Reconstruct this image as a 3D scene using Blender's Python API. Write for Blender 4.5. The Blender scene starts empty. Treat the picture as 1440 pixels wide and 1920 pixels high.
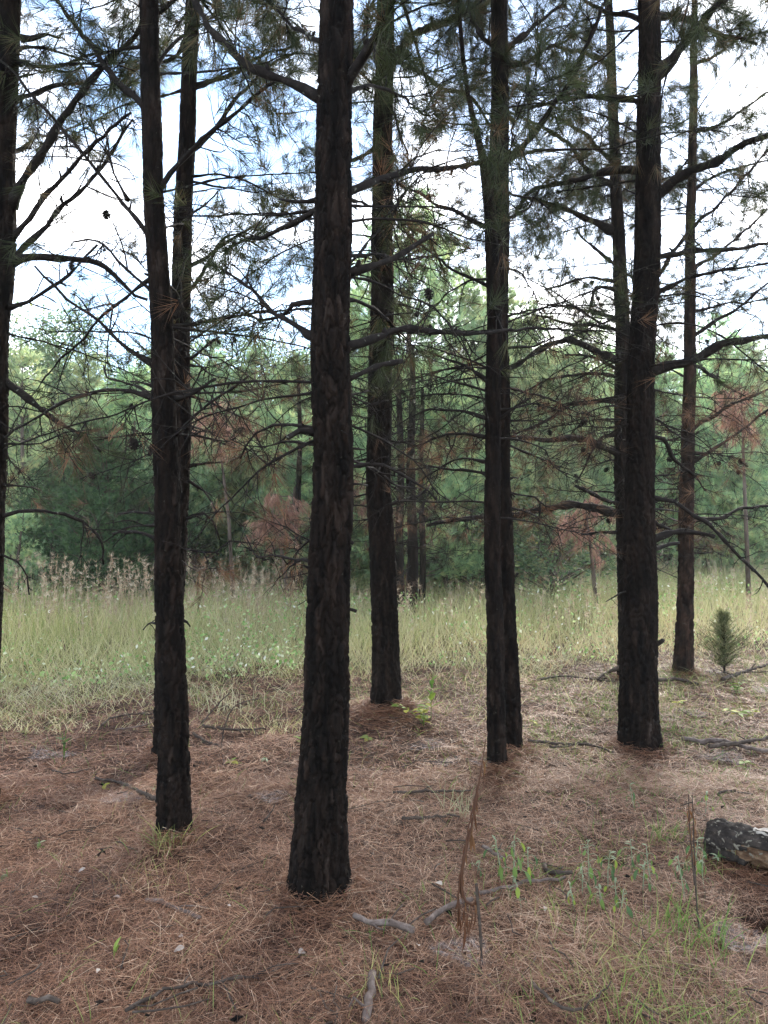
import bpy, math, random
import numpy as np
from math import radians, sin, cos, pi

C = bpy.context.scene.collection
SC = bpy.context.scene
rng = np.random.default_rng(7)
random.seed(7)

# ------------------------------------------------------------------ camera
EYE = 1.55
FPX = 1331.0                      # focal length in pixels of the 1440x1920 photograph
PITCH = math.atan(40 / FPX)       # horizon at y = 1000
cam = bpy.data.cameras.new('camera')
cam.sensor_fit = 'VERTICAL'
cam.sensor_height = 32.0
cam.sensor_width = 24.0
cam.lens = 32.0 * FPX / 1920
cam.clip_start = 0.05
cam.clip_end = 3000
camo = bpy.data.objects.new('camera', cam)
C.objects.link(camo)
camo.location = (0, 0, EYE)
camo.rotation_euler = (pi / 2 + PITCH, 0, 0)
SC.camera = camo

# ------------------------------------------------------------------ world, sun, exposure
SUN_AZ = math.atan((1170 - 720) / FPX)      # to the right of the view axis (+y)
SUN_EL = radians(25)
world = bpy.data.worlds.new('World')
SC.world = world
world.use_nodes = True
wn = world.node_tree
wn.nodes.clear()
def wnode(t, **k):
    n = wn.nodes.new(t)
    for a, b in k.items(): setattr(n, a, b)
    return n
wout = wnode('ShaderNodeOutputWorld')
wbg = wnode('ShaderNodeBackground')
wbg.inputs['Strength'].default_value = 0.05
sky = wnode('ShaderNodeTexSky')
sky.sky_type = 'NISHITA'
sky.sun_disc = False
sky.sun_elevation = SUN_EL
sky.sun_rotation = SUN_AZ
sky.altitude = 100
sky.air_density = 1.0
sky.dust_density = 0.15
sky.ozone_density = 1.0
# thin broken cloud lit by the same sky
wtc = wnode('ShaderNodeTexCoord')
wmap = wnode('ShaderNodeMapping')
wmap.inputs['Scale'].default_value = (1.0, 1.0, 2.2)
wmap.inputs['Location'].default_value = (-.2, 0, -.1)
wns = wnode('ShaderNodeTexNoise')
wns.inputs['Scale'].default_value = 3.2
wns.inputs['Detail'].default_value = 7
wns.inputs['Roughness'].default_value = 0.6
wns.inputs['Distortion'].default_value = 0.4
wr = wnode('ShaderNodeValToRGB')
wr.color_ramp.elements[0].position = 0.46
wr.color_ramp.elements[1].position = 0.62
wbw = wnode('ShaderNodeRGBToBW')
wmul = wnode('ShaderNodeVectorMath', operation='MULTIPLY_ADD')
wmul.inputs[1].default_value = (.9, .9, .91)
wmul.inputs[2].default_value = (6.2, 6.25, 6.4)
wmix = wnode('ShaderNodeMix', data_type='RGBA')
L = wn.links.new
L(wtc.outputs['Generated'], wmap.inputs['Vector'])
L(wmap.outputs['Vector'], wns.inputs['Vector'])
L(wns.outputs['Fac'], wr.inputs['Fac'])
L(sky.outputs['Color'], wbw.inputs['Color'])
L(wbw.outputs['Val'], wmul.inputs[0])
L(wr.outputs['Color'], wmix.inputs['Factor'])
L(sky.outputs['Color'], wmix.inputs['A'])
L(wmul.outputs['Vector'], wmix.inputs['B'])
L(wmix.outputs['Result'], wbg.inputs['Color'])
L(wbg.outputs['Background'], wout.inputs['Surface'])

sl = bpy.data.lights.new('sun', 'SUN')
sl.energy = 1.6
sl.angle = radians(30)
sl.color = (1.0, 0.93, 0.82)
so = bpy.data.objects.new('sun', sl)
C.objects.link(so)
# points away from the sun, which stands at (sin az cos el, cos az cos el, sin el)
so.rotation_euler = (-(pi / 2 - SUN_EL), 0, -SUN_AZ)

SC.view_settings.view_transform = 'Standard'
SC.view_settings.look = 'None'
SC.view_settings.gamma = 1
SC.view_settings.use_curve_mapping = False
SC.view_settings.exposure = 3.5
SC.cycles.max_bounces = 8
SC.cycles.diffuse_bounces = 5
SC.cycles.transmission_bounces = 4
SC.cycles.transparent_max_bounces = 8
SC.cycles.use_denoising = True

# ------------------------------------------------------------------ helpers
def norm(v):
    return v / np.maximum(np.linalg.norm(v, axis=-1, keepdims=True), 1e-9)

def ray(px, py):
    u, v = (px - 720) / FPX, (960 - py) / FPX
    return np.array([u, cos(PITCH) - v * sin(PITCH), sin(PITCH) + v * cos(PITCH)])

def at(px, py, d):
    """world point seen at pixel (px, py) at distance d along +y"""
    r = ray(px, py)
    return np.array([0, 0, EYE]) + r * (d / r[1])

HOLES = []      # (x, y, radius, depth)
MOUNDS = []     # (x, y, radius, height)
def gz(x, y):
    x = np.asarray(x, float); y = np.asarray(y, float)
    h = .028 * np.sin(1.3 * x + .5) * np.cos(1.1 * y + 1) + .014 * np.sin(3.1 * x + 2.3 * y) \
        + .009 * np.sin(7.3 * x - 4.9 * y + 1.7) + .007 * np.sin(12.1 * y + 3 * x) * np.sin(10.3 * x)
    far = np.clip((np.hypot(x, y) - 40) / 60, 0, 1)
    h = h + far * (1.2 * np.sin(x * .02) + .8 * np.cos(y * .023))
    for (hx, hy, r, d) in HOLES:
        h = h - d * np.exp(-(((x - hx) ** 2 + (y - hy) ** 2) / r ** 2) ** 2)
    for (hx, hy, r, d) in MOUNDS:
        h = h + d * np.exp(-((x - hx) ** 2 + (y - hy) ** 2) / r ** 2)
    return h

def on_ground(px, py):
    r = ray(px, py)
    t = -EYE / r[2]
    x, y = r[0] * t, r[1] * t
    for _ in range(3):
        t = (float(gz(x, y)) - EYE) / r[2]
        x, y = r[0] * t, r[1] * t
    return np.array([x, y, float(gz(x, y))])

def vnoise(x, y, s, seed=0):
    """cheap smooth noise 0..1"""
    x = np.asarray(x) / s; y = np.asarray(y) / s
    def h(i, j):
        n = np.sin(i * 127.1 + j * 311.7 + seed * 74.7) * 43758.5453
        return n - np.floor(n)
    i, j = np.floor(x), np.floor(y)
    f, g = x - i, y - j
    f, g = f * f * (3 - 2 * f), g * g * (3 - 2 * g)
    return (h(i, j) * (1 - f) + h(i + 1, j) * f) * (1 - g) + (h(i, j + 1) * (1 - f) + h(i + 1, j + 1) * f) * g

def set_props(o, label=None, cat=None, group=None, kind=None):
    if label: o['label'] = label
    if cat: o['category'] = cat
    if group: o['group'] = group
    if kind: o['kind'] = kind
    return o

def empty(name, loc, label, cat, group=None):
    o = bpy.data.objects.new(name, None)
    o.empty_display_size = .1
    C.objects.link(o)
    o.location = [float(a) for a in loc]
    return set_props(o, label, cat, group)

class MB:
    """collects numpy geometry; build() links it as one mesh object"""
    def __init__(self):
        self.V, self.T, self.Q, self.A, self.n = [], [], [], [], 0
    def add(self, V, T=None, Q=None, tint=None):
        V = np.asarray(V, float)
        if T is not None and len(T): self.T.append(np.asarray(T, np.int64) + self.n)
        if Q is not None and len(Q): self.Q.append(np.asarray(Q, np.int64) + self.n)
        a = np.full(len(V), .5) if tint is None else np.broadcast_to(np.asarray(tint, float), (len(V),))
        self.A.append(a); self.V.append(V); self.n += len(V)
    def mesh(self, name, mat, origin=(0, 0, 0), smooth=False):
        V = np.concatenate(self.V) - np.asarray(origin, float)
        T = np.concatenate(self.T) if self.T else np.zeros((0, 3), np.int64)
        Q = np.concatenate(self.Q) if self.Q else np.zeros((0, 4), np.int64)
        me = bpy.data.meshes.new(name)
        me.vertices.add(len(V)); me.vertices.foreach_set('co', V.astype(np.float32).ravel())
        me.loops.add(T.size + Q.size)
        me.loops.foreach_set('vertex_index', np.concatenate([T.ravel(), Q.ravel()]).astype(np.int32))
        me.polygons.add(len(T) + len(Q))
        st = np.concatenate([np.arange(len(T)) * 3, T.size + np.arange(len(Q)) * 4]).astype(np.int32)
        me.polygons.foreach_set('loop_start', st)
        if smooth:
            me.polygons.foreach_set('use_smooth', np.ones(len(T) + len(Q), bool))
        at_ = me.attributes.new('tint', 'FLOAT', 'POINT')
        at_.data.foreach_set('value', np.concatenate(self.A).astype(np.float32))
        me.update(calc_edges=True)
        if mat: me.materials.append(mat)
        return me
    def build(self, name, mat, parent=None, smooth=False, loc=None):
        o_ = np.zeros(3)
        if parent is not None and loc is None:
            p = parent
            while p is not None:
                o_ = o_ + np.array(p.location); p = p.parent
        if loc is not None: o_ = np.asarray(loc, float)
        o = bpy.data.objects.new(name, self.mesh(name, mat, o_, smooth))
        C.objects.link(o)
        if parent is not None: o.parent = parent
        elif loc is not None: o.location = [float(a) for a in loc]
        return o

def spline(P, step):
    """Catmull-Rom through P, resampled about every `step`"""
    P = np.asarray(P, float)
    if len(P) < 3:
        n = max(2, int(np.linalg.norm(P[-1] - P[0]) / step) + 1)
        t = np.linspace(0, 1, n)[:, None]
        return P[0] * (1 - t) + P[-1] * t
    Q = np.vstack([2 * P[0] - P[1], P, 2 * P[-1] - P[-2]])
    out = []
    for i in range(len(P) - 1):
        a, b, c, d = Q[i:i + 4]
        n = max(1, int(np.linalg.norm(c - b) / step))
        t = (np.arange(n) / n)[:, None]
        out.append(.5 * (2 * b + (c - a) * t + (2 * a - 5 * b + 4 * c - d) * t ** 2 + (3 * b - a - 3 * c + d) * t ** 3))
    out.append(P[-1:])
    return np.vstack(out)

def tube(mb, P, R, k=5, tint=.5, cap=True):
    P = np.asarray(P, float); n = len(P)
    R = np.broadcast_to(np.asarray(R, float), (n,))
    t = norm(np.gradient(P, axis=0))
    m = np.abs(t.mean(0))
    ref = np.eye(3)[int(np.argmin(m))]
    u = norm(np.cross(t, ref)); v = np.cross(t, u)
    a = np.arange(k) / k * 2 * pi
    ring = (u[:, None, :] * np.cos(a)[None, :, None] + v[:, None, :] * np.sin(a)[None, :, None]) * R[:, None, None] + P[:, None, :]
    V = ring.reshape(-1, 3)
    i = np.arange(n - 1)[:, None] * k; j = np.arange(k)[None, :]; j2 = (j + 1) % k
    Q = np.stack([i + j, i + j2, i + k + j2, i + k + j], -1).reshape(-1, 4)
    T = None
    if cap:
        V = np.vstack([V, P[:1], P[-1:]])
        jj = np.arange(k)
        T = np.vstack([np.stack([(jj + 1) % k, jj, np.full(k, n * k)], -1),
                       np.stack([(n - 1) * k + jj, (n - 1) * k + (jj + 1) % k, np.full(k, n * k + 1)], -1)])
    mb.add(V, T, Q, tint)

def needle_tufts(mb, P, D, K, length, width, spread, tint_lo=0., tint_hi=1., g=None):
    """K thin needles fanning out from each point P along D: one triangle each"""
    g = g or rng
    P = np.asarray(P, float); D = norm(np.asarray(D, float)); n = len(P)
    if n == 0: return
    r = norm(g.normal(size=(n, K, 3)))
    d = norm(D[:, None, :] + r * spread)
    ln = length * g.uniform(.65, 1.1, (n, K, 1))
    off = d * (g.uniform(0, .12, (n, K, 1)) * length) - D[:, None, :] * g.uniform(0, .35, (n, K, 1)) * length
    b = P[:, None, :] + off
    s = norm(np.cross(d, g.normal(size=(n, K, 3)))) * (width / 2)
    tip = b + d * ln
    tip[..., 2] -= .06 * ln[..., 0]
    V = np.stack([b - s, b + s, tip], 2).reshape(-1, 3)
    T = np.arange(n * K * 3).reshape(-1, 3)
    tint = np.repeat(np.clip(np.repeat(g.uniform(tint_lo, tint_hi, n), K) + g.normal(0, .08, n * K), 0, 1), 3)
    mb.add(V, T, None, tint)

def ribbons(mb, P, D, length, width, bend, seg=2, tint=.5, side=None, g=None):
    """curved tapering blades"""
    g = g or rng
    P = np.asarray(P, float); n = len(P)
    D = norm(np.asarray(D, float))
    length = np.broadcast_to(length, (n,)); width = np.broadcast_to(width, (n,))
    if side is None: side = norm(np.cross(D, g.normal(size=(n, 3))))
    rows = []
    for k in range(seg + 1):
        t = k / seg
        c = P + D * (length * t)[:, None] + bend * (t * t)
        w = width * (1 - t) ** .6 * .5 if k else width * .4
        if k == seg: rows.append(c[:, None, :])
        else: rows.append(np.stack([c - side * np.reshape(w, (-1, 1)), c + side * np.reshape(w, (-1, 1))], 1))
    V = np.concatenate(rows, 1); m = V.shape[1]
    base = np.arange(n)[:, None] * m
    Q = [base + np.array([2 * k, 2 * k + 1, 2 * k + 3, 2 * k + 2]) for k in range(seg - 1)]
    T = base + np.array([2 * (seg - 1), 2 * (seg - 1) + 1, 2 * seg])
    mb.add(V.reshape(-1, 3), T, np.concatenate(Q) if Q else None, np.repeat(np.broadcast_to(tint, (n,)), m))

# ------------------------------------------------------------------ materials
def new_mat(name):
    m = bpy.data.materials.new(name); m.use_nodes = True
    nt = m.node_tree; nt.nodes.clear()
    return m, nt, nt.links.new

def ramp(nt, stops):
    r = nt.nodes.new('ShaderNodeValToRGB')
    e = r.color_ramp.elements
    e[0].position, e[0].color = stops[0][0], (*stops[0][1], 1)
    e[1].position, e[1].color = stops[-1][0], (*stops[-1][1], 1)
    for p, c in stops[1:-1]:
        x = e.new(p); x.color = (*c, 1)
    return r

def leaf_mat(name, stops, trans=.35, rough=.6, objvar=0.):
    """thin leaves, blades and needles: colour runs along the tint of each piece"""
    m, nt, ln = new_mat(name)
    a = nt.nodes.new('ShaderNodeAttribute'); a.attribute_name = 'tint'
    r = ramp(nt, stops)
    ln(a.outputs['Fac'], r.inputs['Fac'])
    col = r.outputs['Color']
    if objvar:
        oi = nt.nodes.new('ShaderNodeObjectInfo')
        hs = nt.nodes.new('ShaderNodeHueSaturation')
        mr = nt.nodes.new('ShaderNodeMapRange')
        mr.inputs['To Min'].default_value = .5 - .03 * objvar; mr.inputs['To Max'].default_value = .5 + .03 * objvar
        mr2 = nt.nodes.new('ShaderNodeMapRange')
        mr2.inputs['To Min'].default_value = 1 - .3 * objvar; mr2.inputs['To Max'].default_value = 1 + .3 * objvar
        mm = nt.nodes.new('ShaderNodeMath'); mm.operation = 'MULTIPLY'; mm.inputs[1].default_value = 7.13
        fr = nt.nodes.new('ShaderNodeMath'); fr.operation = 'FRACT'
        ln(oi.outputs['Random'], mr.inputs['Value']); ln(oi.outputs['Random'], mm.inputs[0])
        ln(mm.outputs[0], fr.inputs[0]); ln(fr.outputs[0], mr2.inputs['Value'])
        ln(mr.outputs['Result'], hs.inputs['Hue']); ln(mr2.outputs['Result'], hs.inputs['Value'])
        ln(col, hs.inputs['Color']); col = hs.outputs['Color']
    b = nt.nodes.new('ShaderNodeBsdfPrincipled')
    b.inputs['Roughness'].default_value = rough
    b.inputs['Specular IOR Level'].default_value = .25
    t = nt.nodes.new('ShaderNodeBsdfTranslucent')
    mx = nt.nodes.new('ShaderNodeMixShader'); mx.inputs[0].default_value = trans
    o = nt.nodes.new('ShaderNodeOutputMaterial')
    ln(col, b.inputs['Base Color']); ln(col, t.inputs['Color'])
    ln(b.outputs[0], mx.inputs[1]); ln(t.outputs[0], mx.inputs[2]); ln(mx.outputs[0], o.inputs['Surface'])
    return m

def noisy_mat(name, stops, *a, plates=None, **k):
    m = noisy_mat0(name, stops, *a, **k)
    if plates:
        nt = m.node_tree; b = next(n for n in nt.nodes if n.type == 'BSDF_PRINCIPLED')
        src = b.inputs['Base Color'].links[0].from_socket
        at_ = nt.nodes.new('ShaderNodeAttribute'); at_.attribute_name = 'tint'
        r = ramp(nt, plates)
        mx = nt.nodes.new('ShaderNodeMix'); mx.data_type = 'RGBA'; mx.blend_type = 'MULTIPLY'; mx.inputs['Factor'].default_value = 1
        nt.links.new(at_.outputs['Fac'], r.inputs['Fac']); nt.links.new(src, mx.inputs['A']); nt.links.new(r.outputs['Color'], mx.inputs['B'])
        nt.links.new(mx.outputs['Result'], b.inputs['Base Color'])
    return m

def noisy_mat0(name, stops, scale=(1, 1, 1), nscale=20, detail=6, rough=.9, bump=.4, bdist=.01, bscale=60, spec=.15, spots=None):
    m, nt, ln = new_mat(name)
    tc = nt.nodes.new('ShaderNodeTexCoord')
    mp = nt.nodes.new('ShaderNodeMapping'); mp.inputs['Scale'].default_value = scale
    n = nt.nodes.new('ShaderNodeTexNoise'); n.inputs['Scale'].default_value = nscale; n.inputs['Detail'].default_value = detail
    n.inputs['Roughness'].default_value = .65
    r = ramp(nt, stops)
    n2 = nt.nodes.new('ShaderNodeTexNoise'); n2.inputs['Scale'].default_value = bscale; n2.inputs['Detail'].default_value = 5
    bp = nt.nodes.new('ShaderNodeBump'); bp.inputs['Strength'].default_value = bump; bp.inputs['Distance'].default_value = bdist
    b = nt.nodes.new('ShaderNodeBsdfPrincipled')
    b.inputs['Roughness'].default_value = rough; b.inputs['Specular IOR Level'].default_value = spec
    o = nt.nodes.new('ShaderNodeOutputMaterial')
    ln(tc.outputs['Object'], mp.inputs['Vector']); ln(mp.outputs[0], n.inputs['Vector']); ln(mp.outputs[0], n2.inputs['Vector'])
    ln(n.outputs['Fac'], r.inputs['Fac'])
    col = r.outputs['Color']
    if spots:
        n3 = nt.nodes.new('ShaderNodeTexNoise'); n3.inputs['Scale'].default_value = spots[0]; n3.inputs['Detail'].default_value = 4
        r3 = ramp(nt, [(spots[1], (0, 0, 0)), (spots[1] + .06, (1, 1, 1))])
        mx = nt.nodes.new('ShaderNodeMix'); mx.data_type = 'RGBA'; mx.inputs['B'].default_value = (*spots[2], 1)
        ln(tc.outputs['Object'], n3.inputs['Vector']); ln(n3.outputs['Fac'], r3.inputs['Fac'])
        ln(r3.outputs['Color'], mx.inputs['Factor']); ln(col, mx.inputs['A']); col = mx.outputs['Result']
    ln(col, b.inputs['Base Color'])
    ln(n2.outputs['Fac'], bp.inputs['Height']); ln(bp.outputs[0], b.inputs['Normal'])
    ln(b.outputs[0], o.inputs['Surface'])
    return m

M = {}
M['bark'] = noisy_mat('pine_bark', [(.3, (0.002753, 0.002496, 0.002435)), (.46, (0.0078, 0.00649, 0.005953)), (.6, (0.01743, 0.01248, 0.01028)), (.74, (0.039, 0.03395, 0.03139))],
                      (1, 1, .2), 20, 8, .95, .9, .006, 80, .08, spots=(46, .70, (.07, .07, .06)), plates=[(0, (.40, .37, .36)), (.4, (.70, .65, .61)), (.7, (.95, .84, .77)), (.88, (1.25, 1.15, 1.08)), (1, (1.9, 1.85, 1.8))])
M['red_bark'] = noisy_mat('reddish_pine_bark', [(.3, (0.0062, 0.00504, 0.0048)), (.46, (0.0186, 0.01368, 0.012)), (.6, (0.03844, 0.02448, 0.0192)), (.74, (0.062, 0.05184, 0.048))], (1, 1, .2), 18, 8, .95, .9, .006, 80, .08, spots=(30, .68, (.07, .07, .06)), plates=[(0, (.40, .37, .36)), (.4, (.70, .65, .61)), (.7, (.95, .84, .77)), (.88, (1.25, 1.15, 1.08)), (1, (1.9, 1.85, 1.8))])
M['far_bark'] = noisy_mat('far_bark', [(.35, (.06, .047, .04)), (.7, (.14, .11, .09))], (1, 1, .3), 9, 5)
M['twig'] = noisy_mat('twig_bark', [(.35, (0.0084, 0.007, 0.00648)), (.6, (0.0189, 0.0147, 0.01296)), (.75, (0.0406, 0.035, 0.0324))], (1, 1, 1), 30, 5, .9, .5, .003, 120, .12,
                      spots=(40, .66, (.12, .125, .10)))
M['grey_twig'] = noisy_mat('weathered_wood', [(.3, (0.0496, 0.036, 0.03)), (.5, (0.1054, 0.078, 0.066)), (.72, (0.186, 0.15, 0.132))], (1, 1, 1), 26, 6, .85, .5, .003, 130, .15)
M['dark_stick'] = noisy_mat('dark_stick_bark', [(.3, (.025, .019, .016)), (.55, (.06, .045, .036)), (.75, (.14, .11, .09))], (1, 1, 1), 24, 6, .9, .5, .003, 130, .12)
M['soil'] = noisy_mat('needle_mould', [(.3, (0.0154, 0.00884, 0.0066)), (.5, (0.042, 0.02312, 0.01584)), (.66, (0.084, 0.0476, 0.03168)), (.8, (0.126, 0.0782, 0.0528))],
                      (1, 1, 1), 14, 10, .95, 1., .03, 45, .08)
M['needle'] = leaf_mat('pine_needles', [(0, (0.0248, 0.033, 0.01364)), (.4, (0.0372, 0.051, 0.0186)), (.75, (0.0589, 0.072, 0.0279)), (.92, (0.0992, 0.078, 0.0372)), (1, (0.124, 0.072, 0.0372))], .35)
M['brown_needle'] = leaf_mat('dead_pine_needles', [(0, (0.0525, 0.035, 0.021)), (.5, (0.105, 0.0595, 0.035)), (.8, (0.18, 0.091, 0.049)), (1, (0.24, 0.14, 0.077))], .35)
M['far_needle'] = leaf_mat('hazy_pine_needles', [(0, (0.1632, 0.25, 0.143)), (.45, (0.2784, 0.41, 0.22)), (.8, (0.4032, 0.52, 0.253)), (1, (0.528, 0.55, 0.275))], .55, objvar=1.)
M['cedar'] = leaf_mat('cedar_sprays', [(0, (.035, .068, .032)), (.6, (.068, .125, .052)), (1, (.12, .19, .075))], .25, objvar=.4)
M['cedar_pale'] = leaf_mat('young_juniper_sprays', [(0, (.09, .115, .05)), (.6, (.17, .19, .085)), (1, (.26, .25, .12))], .4)
M['broad'] = leaf_mat('broad_leaves', [(0, (.06, .11, .06)), (.6, (.14, .21, .10)), (.85, (.24, .28, .11)), (1, (.42, .34, .09))], .4, objvar=.5)
M['red_needle'] = leaf_mat('rusty_dead_needles', [(0, (.20, .10, .075)), (.6, (.36, .19, .14)), (1, (.46, .29, .21))], .35)
M['litter'] = leaf_mat('fallen_needles', [(0, (0.03952, 0.01746, 0.0108)), (.25, (0.1227, 0.05432, 0.0306)), (.55, (0.2444, 0.1183, 0.0675)), (.82, (0.39, 0.2279, 0.1395)), (1, (0.5408, 0.388, 0.27))], .15, .55)
M['grass'] = leaf_mat('meadow_grass', [(0, (0.186, 0.2511, 0.0756)), (.25, (0.3348, 0.3441, 0.1344)), (.55, (0.5115, 0.465, 0.2436)), (.85, (0.6138, 0.558, 0.3612)), (1, (0.465, 0.3162, 0.1764))], .4)
M['meadow_weed'] = leaf_mat('meadow_weed_leaves', [(0, (.14, .26, .07)), (.5, (.30, .42, .16)), (.75, (.48, .52, .28)), (1, (.68, .68, .58))], .45)
M['shortgrass'] = leaf_mat('forest_grass', [(0, (0.081, 0.1615, 0.0315)), (.35, (0.162, 0.2375, 0.0585)), (.65, (0.306, 0.304, 0.108)), (1, (0.396, 0.3135, 0.144))], .4)
M['seed'] = leaf_mat('seed_heads', [(0, (.25, .17, .11)), (.5, (.40, .31, .21)), (1, (.52, .45, .34))], .4)
M['bluegrass'] = leaf_mat('bleached_grass', [(0, (.25, .26, .14)), (.6, (.42, .40, .25)), (1, (.54, .48, .33))], .35)
M['weed'] = leaf_mat('weed_leaves', [(0, (0.056, 0.1125, 0.024)), (.5, (0.12, 0.2025, 0.04)), (.8, (0.224, 0.285, 0.056)), (1, (0.384, 0.345, 0.048))], .45)
M['croton'] = leaf_mat('felted_leaves', [(0, (0.0408, 0.0806, 0.036)), (.5, (0.0884, 0.1488, 0.054)), (.85, (0.1496, 0.2232, 0.054)), (1, (0.2176, 0.279, 0.048))], .4)
M['pale'] = leaf_mat('pale_felt', [(0, (0.165, 0.2106, 0.112)), (1, (0.33, 0.3666, 0.245))], .3)
M['withered'] = leaf_mat('withered_leaves', [(0, (.035, .016, .010)), (.5, (.095, .042, .022)), (1, (.20, .10, .045))], .35)
M['deadleaf'] = leaf_mat('bleached_dead_leaf', [(0, (.30, .24, .20)), (1, (.46, .41, .36))], .25)
M['log_bark'] = noisy_mat('charred_bark', [(.3, (0.0117, 0.00935, 0.008)), (.5, (0.0252, 0.0204, 0.0176)), (.65, (0.0495, 0.0391, 0.032)), (.78, (0.135, 0.1105, 0.092))], (1, 1, 1), 22, 8, .9, .9, .008, 70, .15)
M['log_wood'] = noisy_mat('rotten_wood', [(.3, (.035, .020, .013)), (.5, (.10, .058, .034)), (.7, (.22, .15, .10))], (.25, 1, 1), 30, 7, .9, .7, .006, 90, .1)
M['log_grey'] = noisy_mat('bleached_wood', [(.3, (.22, .19, .16)), (.6, (.42, .38, .33)), (.75, (.55, .5, .44))], (.25, 1, 1), 30, 7, .9, .6, .004, 90, .1)
M['fungus'] = noisy_mat('shelf_fungus', [(.35, (0.0833, 0.07398, 0.05729)), (.65, (0.196, 0.1757, 0.1391))], (1, 1, 1), 50, 4, .85, .3, .002, 150)
def web_mat():
    m, nt, ln = new_mat('spider_silk')
    tc = nt.nodes.new('ShaderNodeTexCoord')
    n = nt.nodes.new('ShaderNodeTexNoise'); n.inputs['Scale'].default_value = 45; n.inputs['Detail'].default_value = 8
    r = ramp(nt, [(.40, (.0, .0, .0)), (.80, (.30, .30, .30))])
    d = nt.nodes.new('ShaderNodeBsdfDiffuse'); d.inputs['Color'].default_value = (.5, .5, .52, 1)
    t = nt.nodes.new('ShaderNodeBsdfTransparent')
    mx = nt.nodes.new('ShaderNodeMixShader'); o = nt.nodes.new('ShaderNodeOutputMaterial')
    a = nt.nodes.new('ShaderNodeAttribute'); a.attribute_name = 'tint'
    mm = nt.nodes.new('ShaderNodeMath'); mm.operation = 'MULTIPLY'
    ln(tc.outputs['Object'], n.inputs['Vector']); ln(n.outputs['Fac'], r.inputs['Fac'])
    ln(r.outputs['Color'], mm.inputs[0]); ln(a.outputs['Fac'], mm.inputs[1])
    ln(mm.outputs[0], mx.inputs[0]); ln(t.outputs[0], mx.inputs[1]); ln(d.outputs[0], mx.inputs[2]); ln(mx.outputs[0], o.inputs['Surface'])
    return m
M['web'] = web_mat()

# ------------------------------------------------------------------ the near pines: traced trunks (x, y, width in photo pixels)
TREES = {
 'A': dict(d=4.1, base=1510, H=12.5, trunk=[(-42,1510,62),(-34,1300,52),(-22,1100,48),(-16,1000,46),(-9,800,44),(-8,640,42),(3,480,44),(5,320,43),(11,150,43),(19,0,43)],
   label='thick dark pine trunk cut off by the left edge of the photo'),
 'B': dict(d=3.66, base=1562, H=12, trunk=[(326,1575,64),(326,1540,58),(325,1400,54),(322,1200,50),(312,900,45),(302,640,41),(292,450,38),(288,320,37),(283,150,36),(282,0,35)],
   label='slim dark pine standing closest on the left with short grass at its foot'),
 'C': dict(d=5.0, base=1412, H=12, trunk=[(313,1425,52),(313,1390,46),(318,1200,44),(334,900,40),(338,640,37),(347,320,32),(353,150,29),(361,0,26)],
   label='pine half hidden behind the slim left pine leaning slightly right'),
 'D': dict(d=3.1, base=1668, H=13, trunk=[(603,1685,118),(603,1655,107),(605,1500,90),(610,1300,81),(615,1100,77),(622,900,73),(622,640,71),(628,320,67),(628,150,65),(628,0,63)],
   label='stoutest foremost pine trunk in the middle with deeply furrowed plated bark'),
 'E': dict(d=5.85, base=1352, H=12.5, trunk=[(724,1362,64),(723,1330,56),(722,1200,49),(711,900,46),(714,640,44),(717,400,40),(720,200,36),(723,0,33)],
   label='pine trunk just right of the stoutest one with needles heaped round its foot'),
 'F': dict(d=4.6, base=1448, H=4.4, dead=True, trunk=[(930,1460,40),(930,1430,34),(928,1200,31),(924,900,29),(925,640,28),(921,400,24),(908,310,17),(893,240,11),(880,180,9),(866,80,8),(858,-10,7)],
   label='thin front trunk of the touching pair whose dead top bends left'),
 'G': dict(d=4.9, base=1420, H=12, trunk=[(962,1432,40),(961,1400,34),(956,1200,31),(943,900,27),(938,640,29),(938,450,36),(937,320,38),(936,150,32),(935,0,31)],
   label='rear trunk of the touching pair rising straight through the top'),
 'I': dict(d=5.16, base=1402, H=13, trunk=[(1198,1412,80),(1198,1380,71),(1200,1200,64),(1198,900,51),(1205,640,47),(1216,480,47),(1213,320,45),(1217,150,42),(1218,0,39)],
   label='stout dark pine right of centre with a broken grey limb at head height'),
 'J': dict(d=7.5, base=1275, H=12, trunk=[(1180,1280,40),(1179,1250,36),(1175,1100,34),(1169,900,32),(1167,640,27),(1162,500,25),(1155,320,20),(1146,150,18),(1141,0,15)],
   label='slender pine tucked behind the stout right pine with its top bending left'),
 'K': dict(d=7.6, base=1272, H=11, trunk=[(1279,1278,40),(1280,1250,35),(1284,1150,29),(1289,900,25),(1293,640,21),(1297,320,16),(1300,150,14),(1303,0,11)],
   label='thin reddish straight pine standing at the meadow edge beside a juniper sapling'),
}
for k, t in TREES.items():
    p = at(t['trunk'][0][0], 1000, t['d'])
    t['xy'] = (p[0], t['d'])
    MOUNDS.append((p[0], t['d'], .22 if k != 'E' else .42, .035 if k != 'E' else .12))
for (px, py, r, dp) in [(1428,1725,.09,.11),(112,1512,.07,.08),(980,1868,.03,.06),(1150,1610,.05,.07),(880,1520,.05,.05),(1100,1785,.03,.05)]:
    q = ray(px, py); tt = -EYE / q[2]
    HOLES.append((q[0] * tt, q[1] * tt, r, dp))

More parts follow.
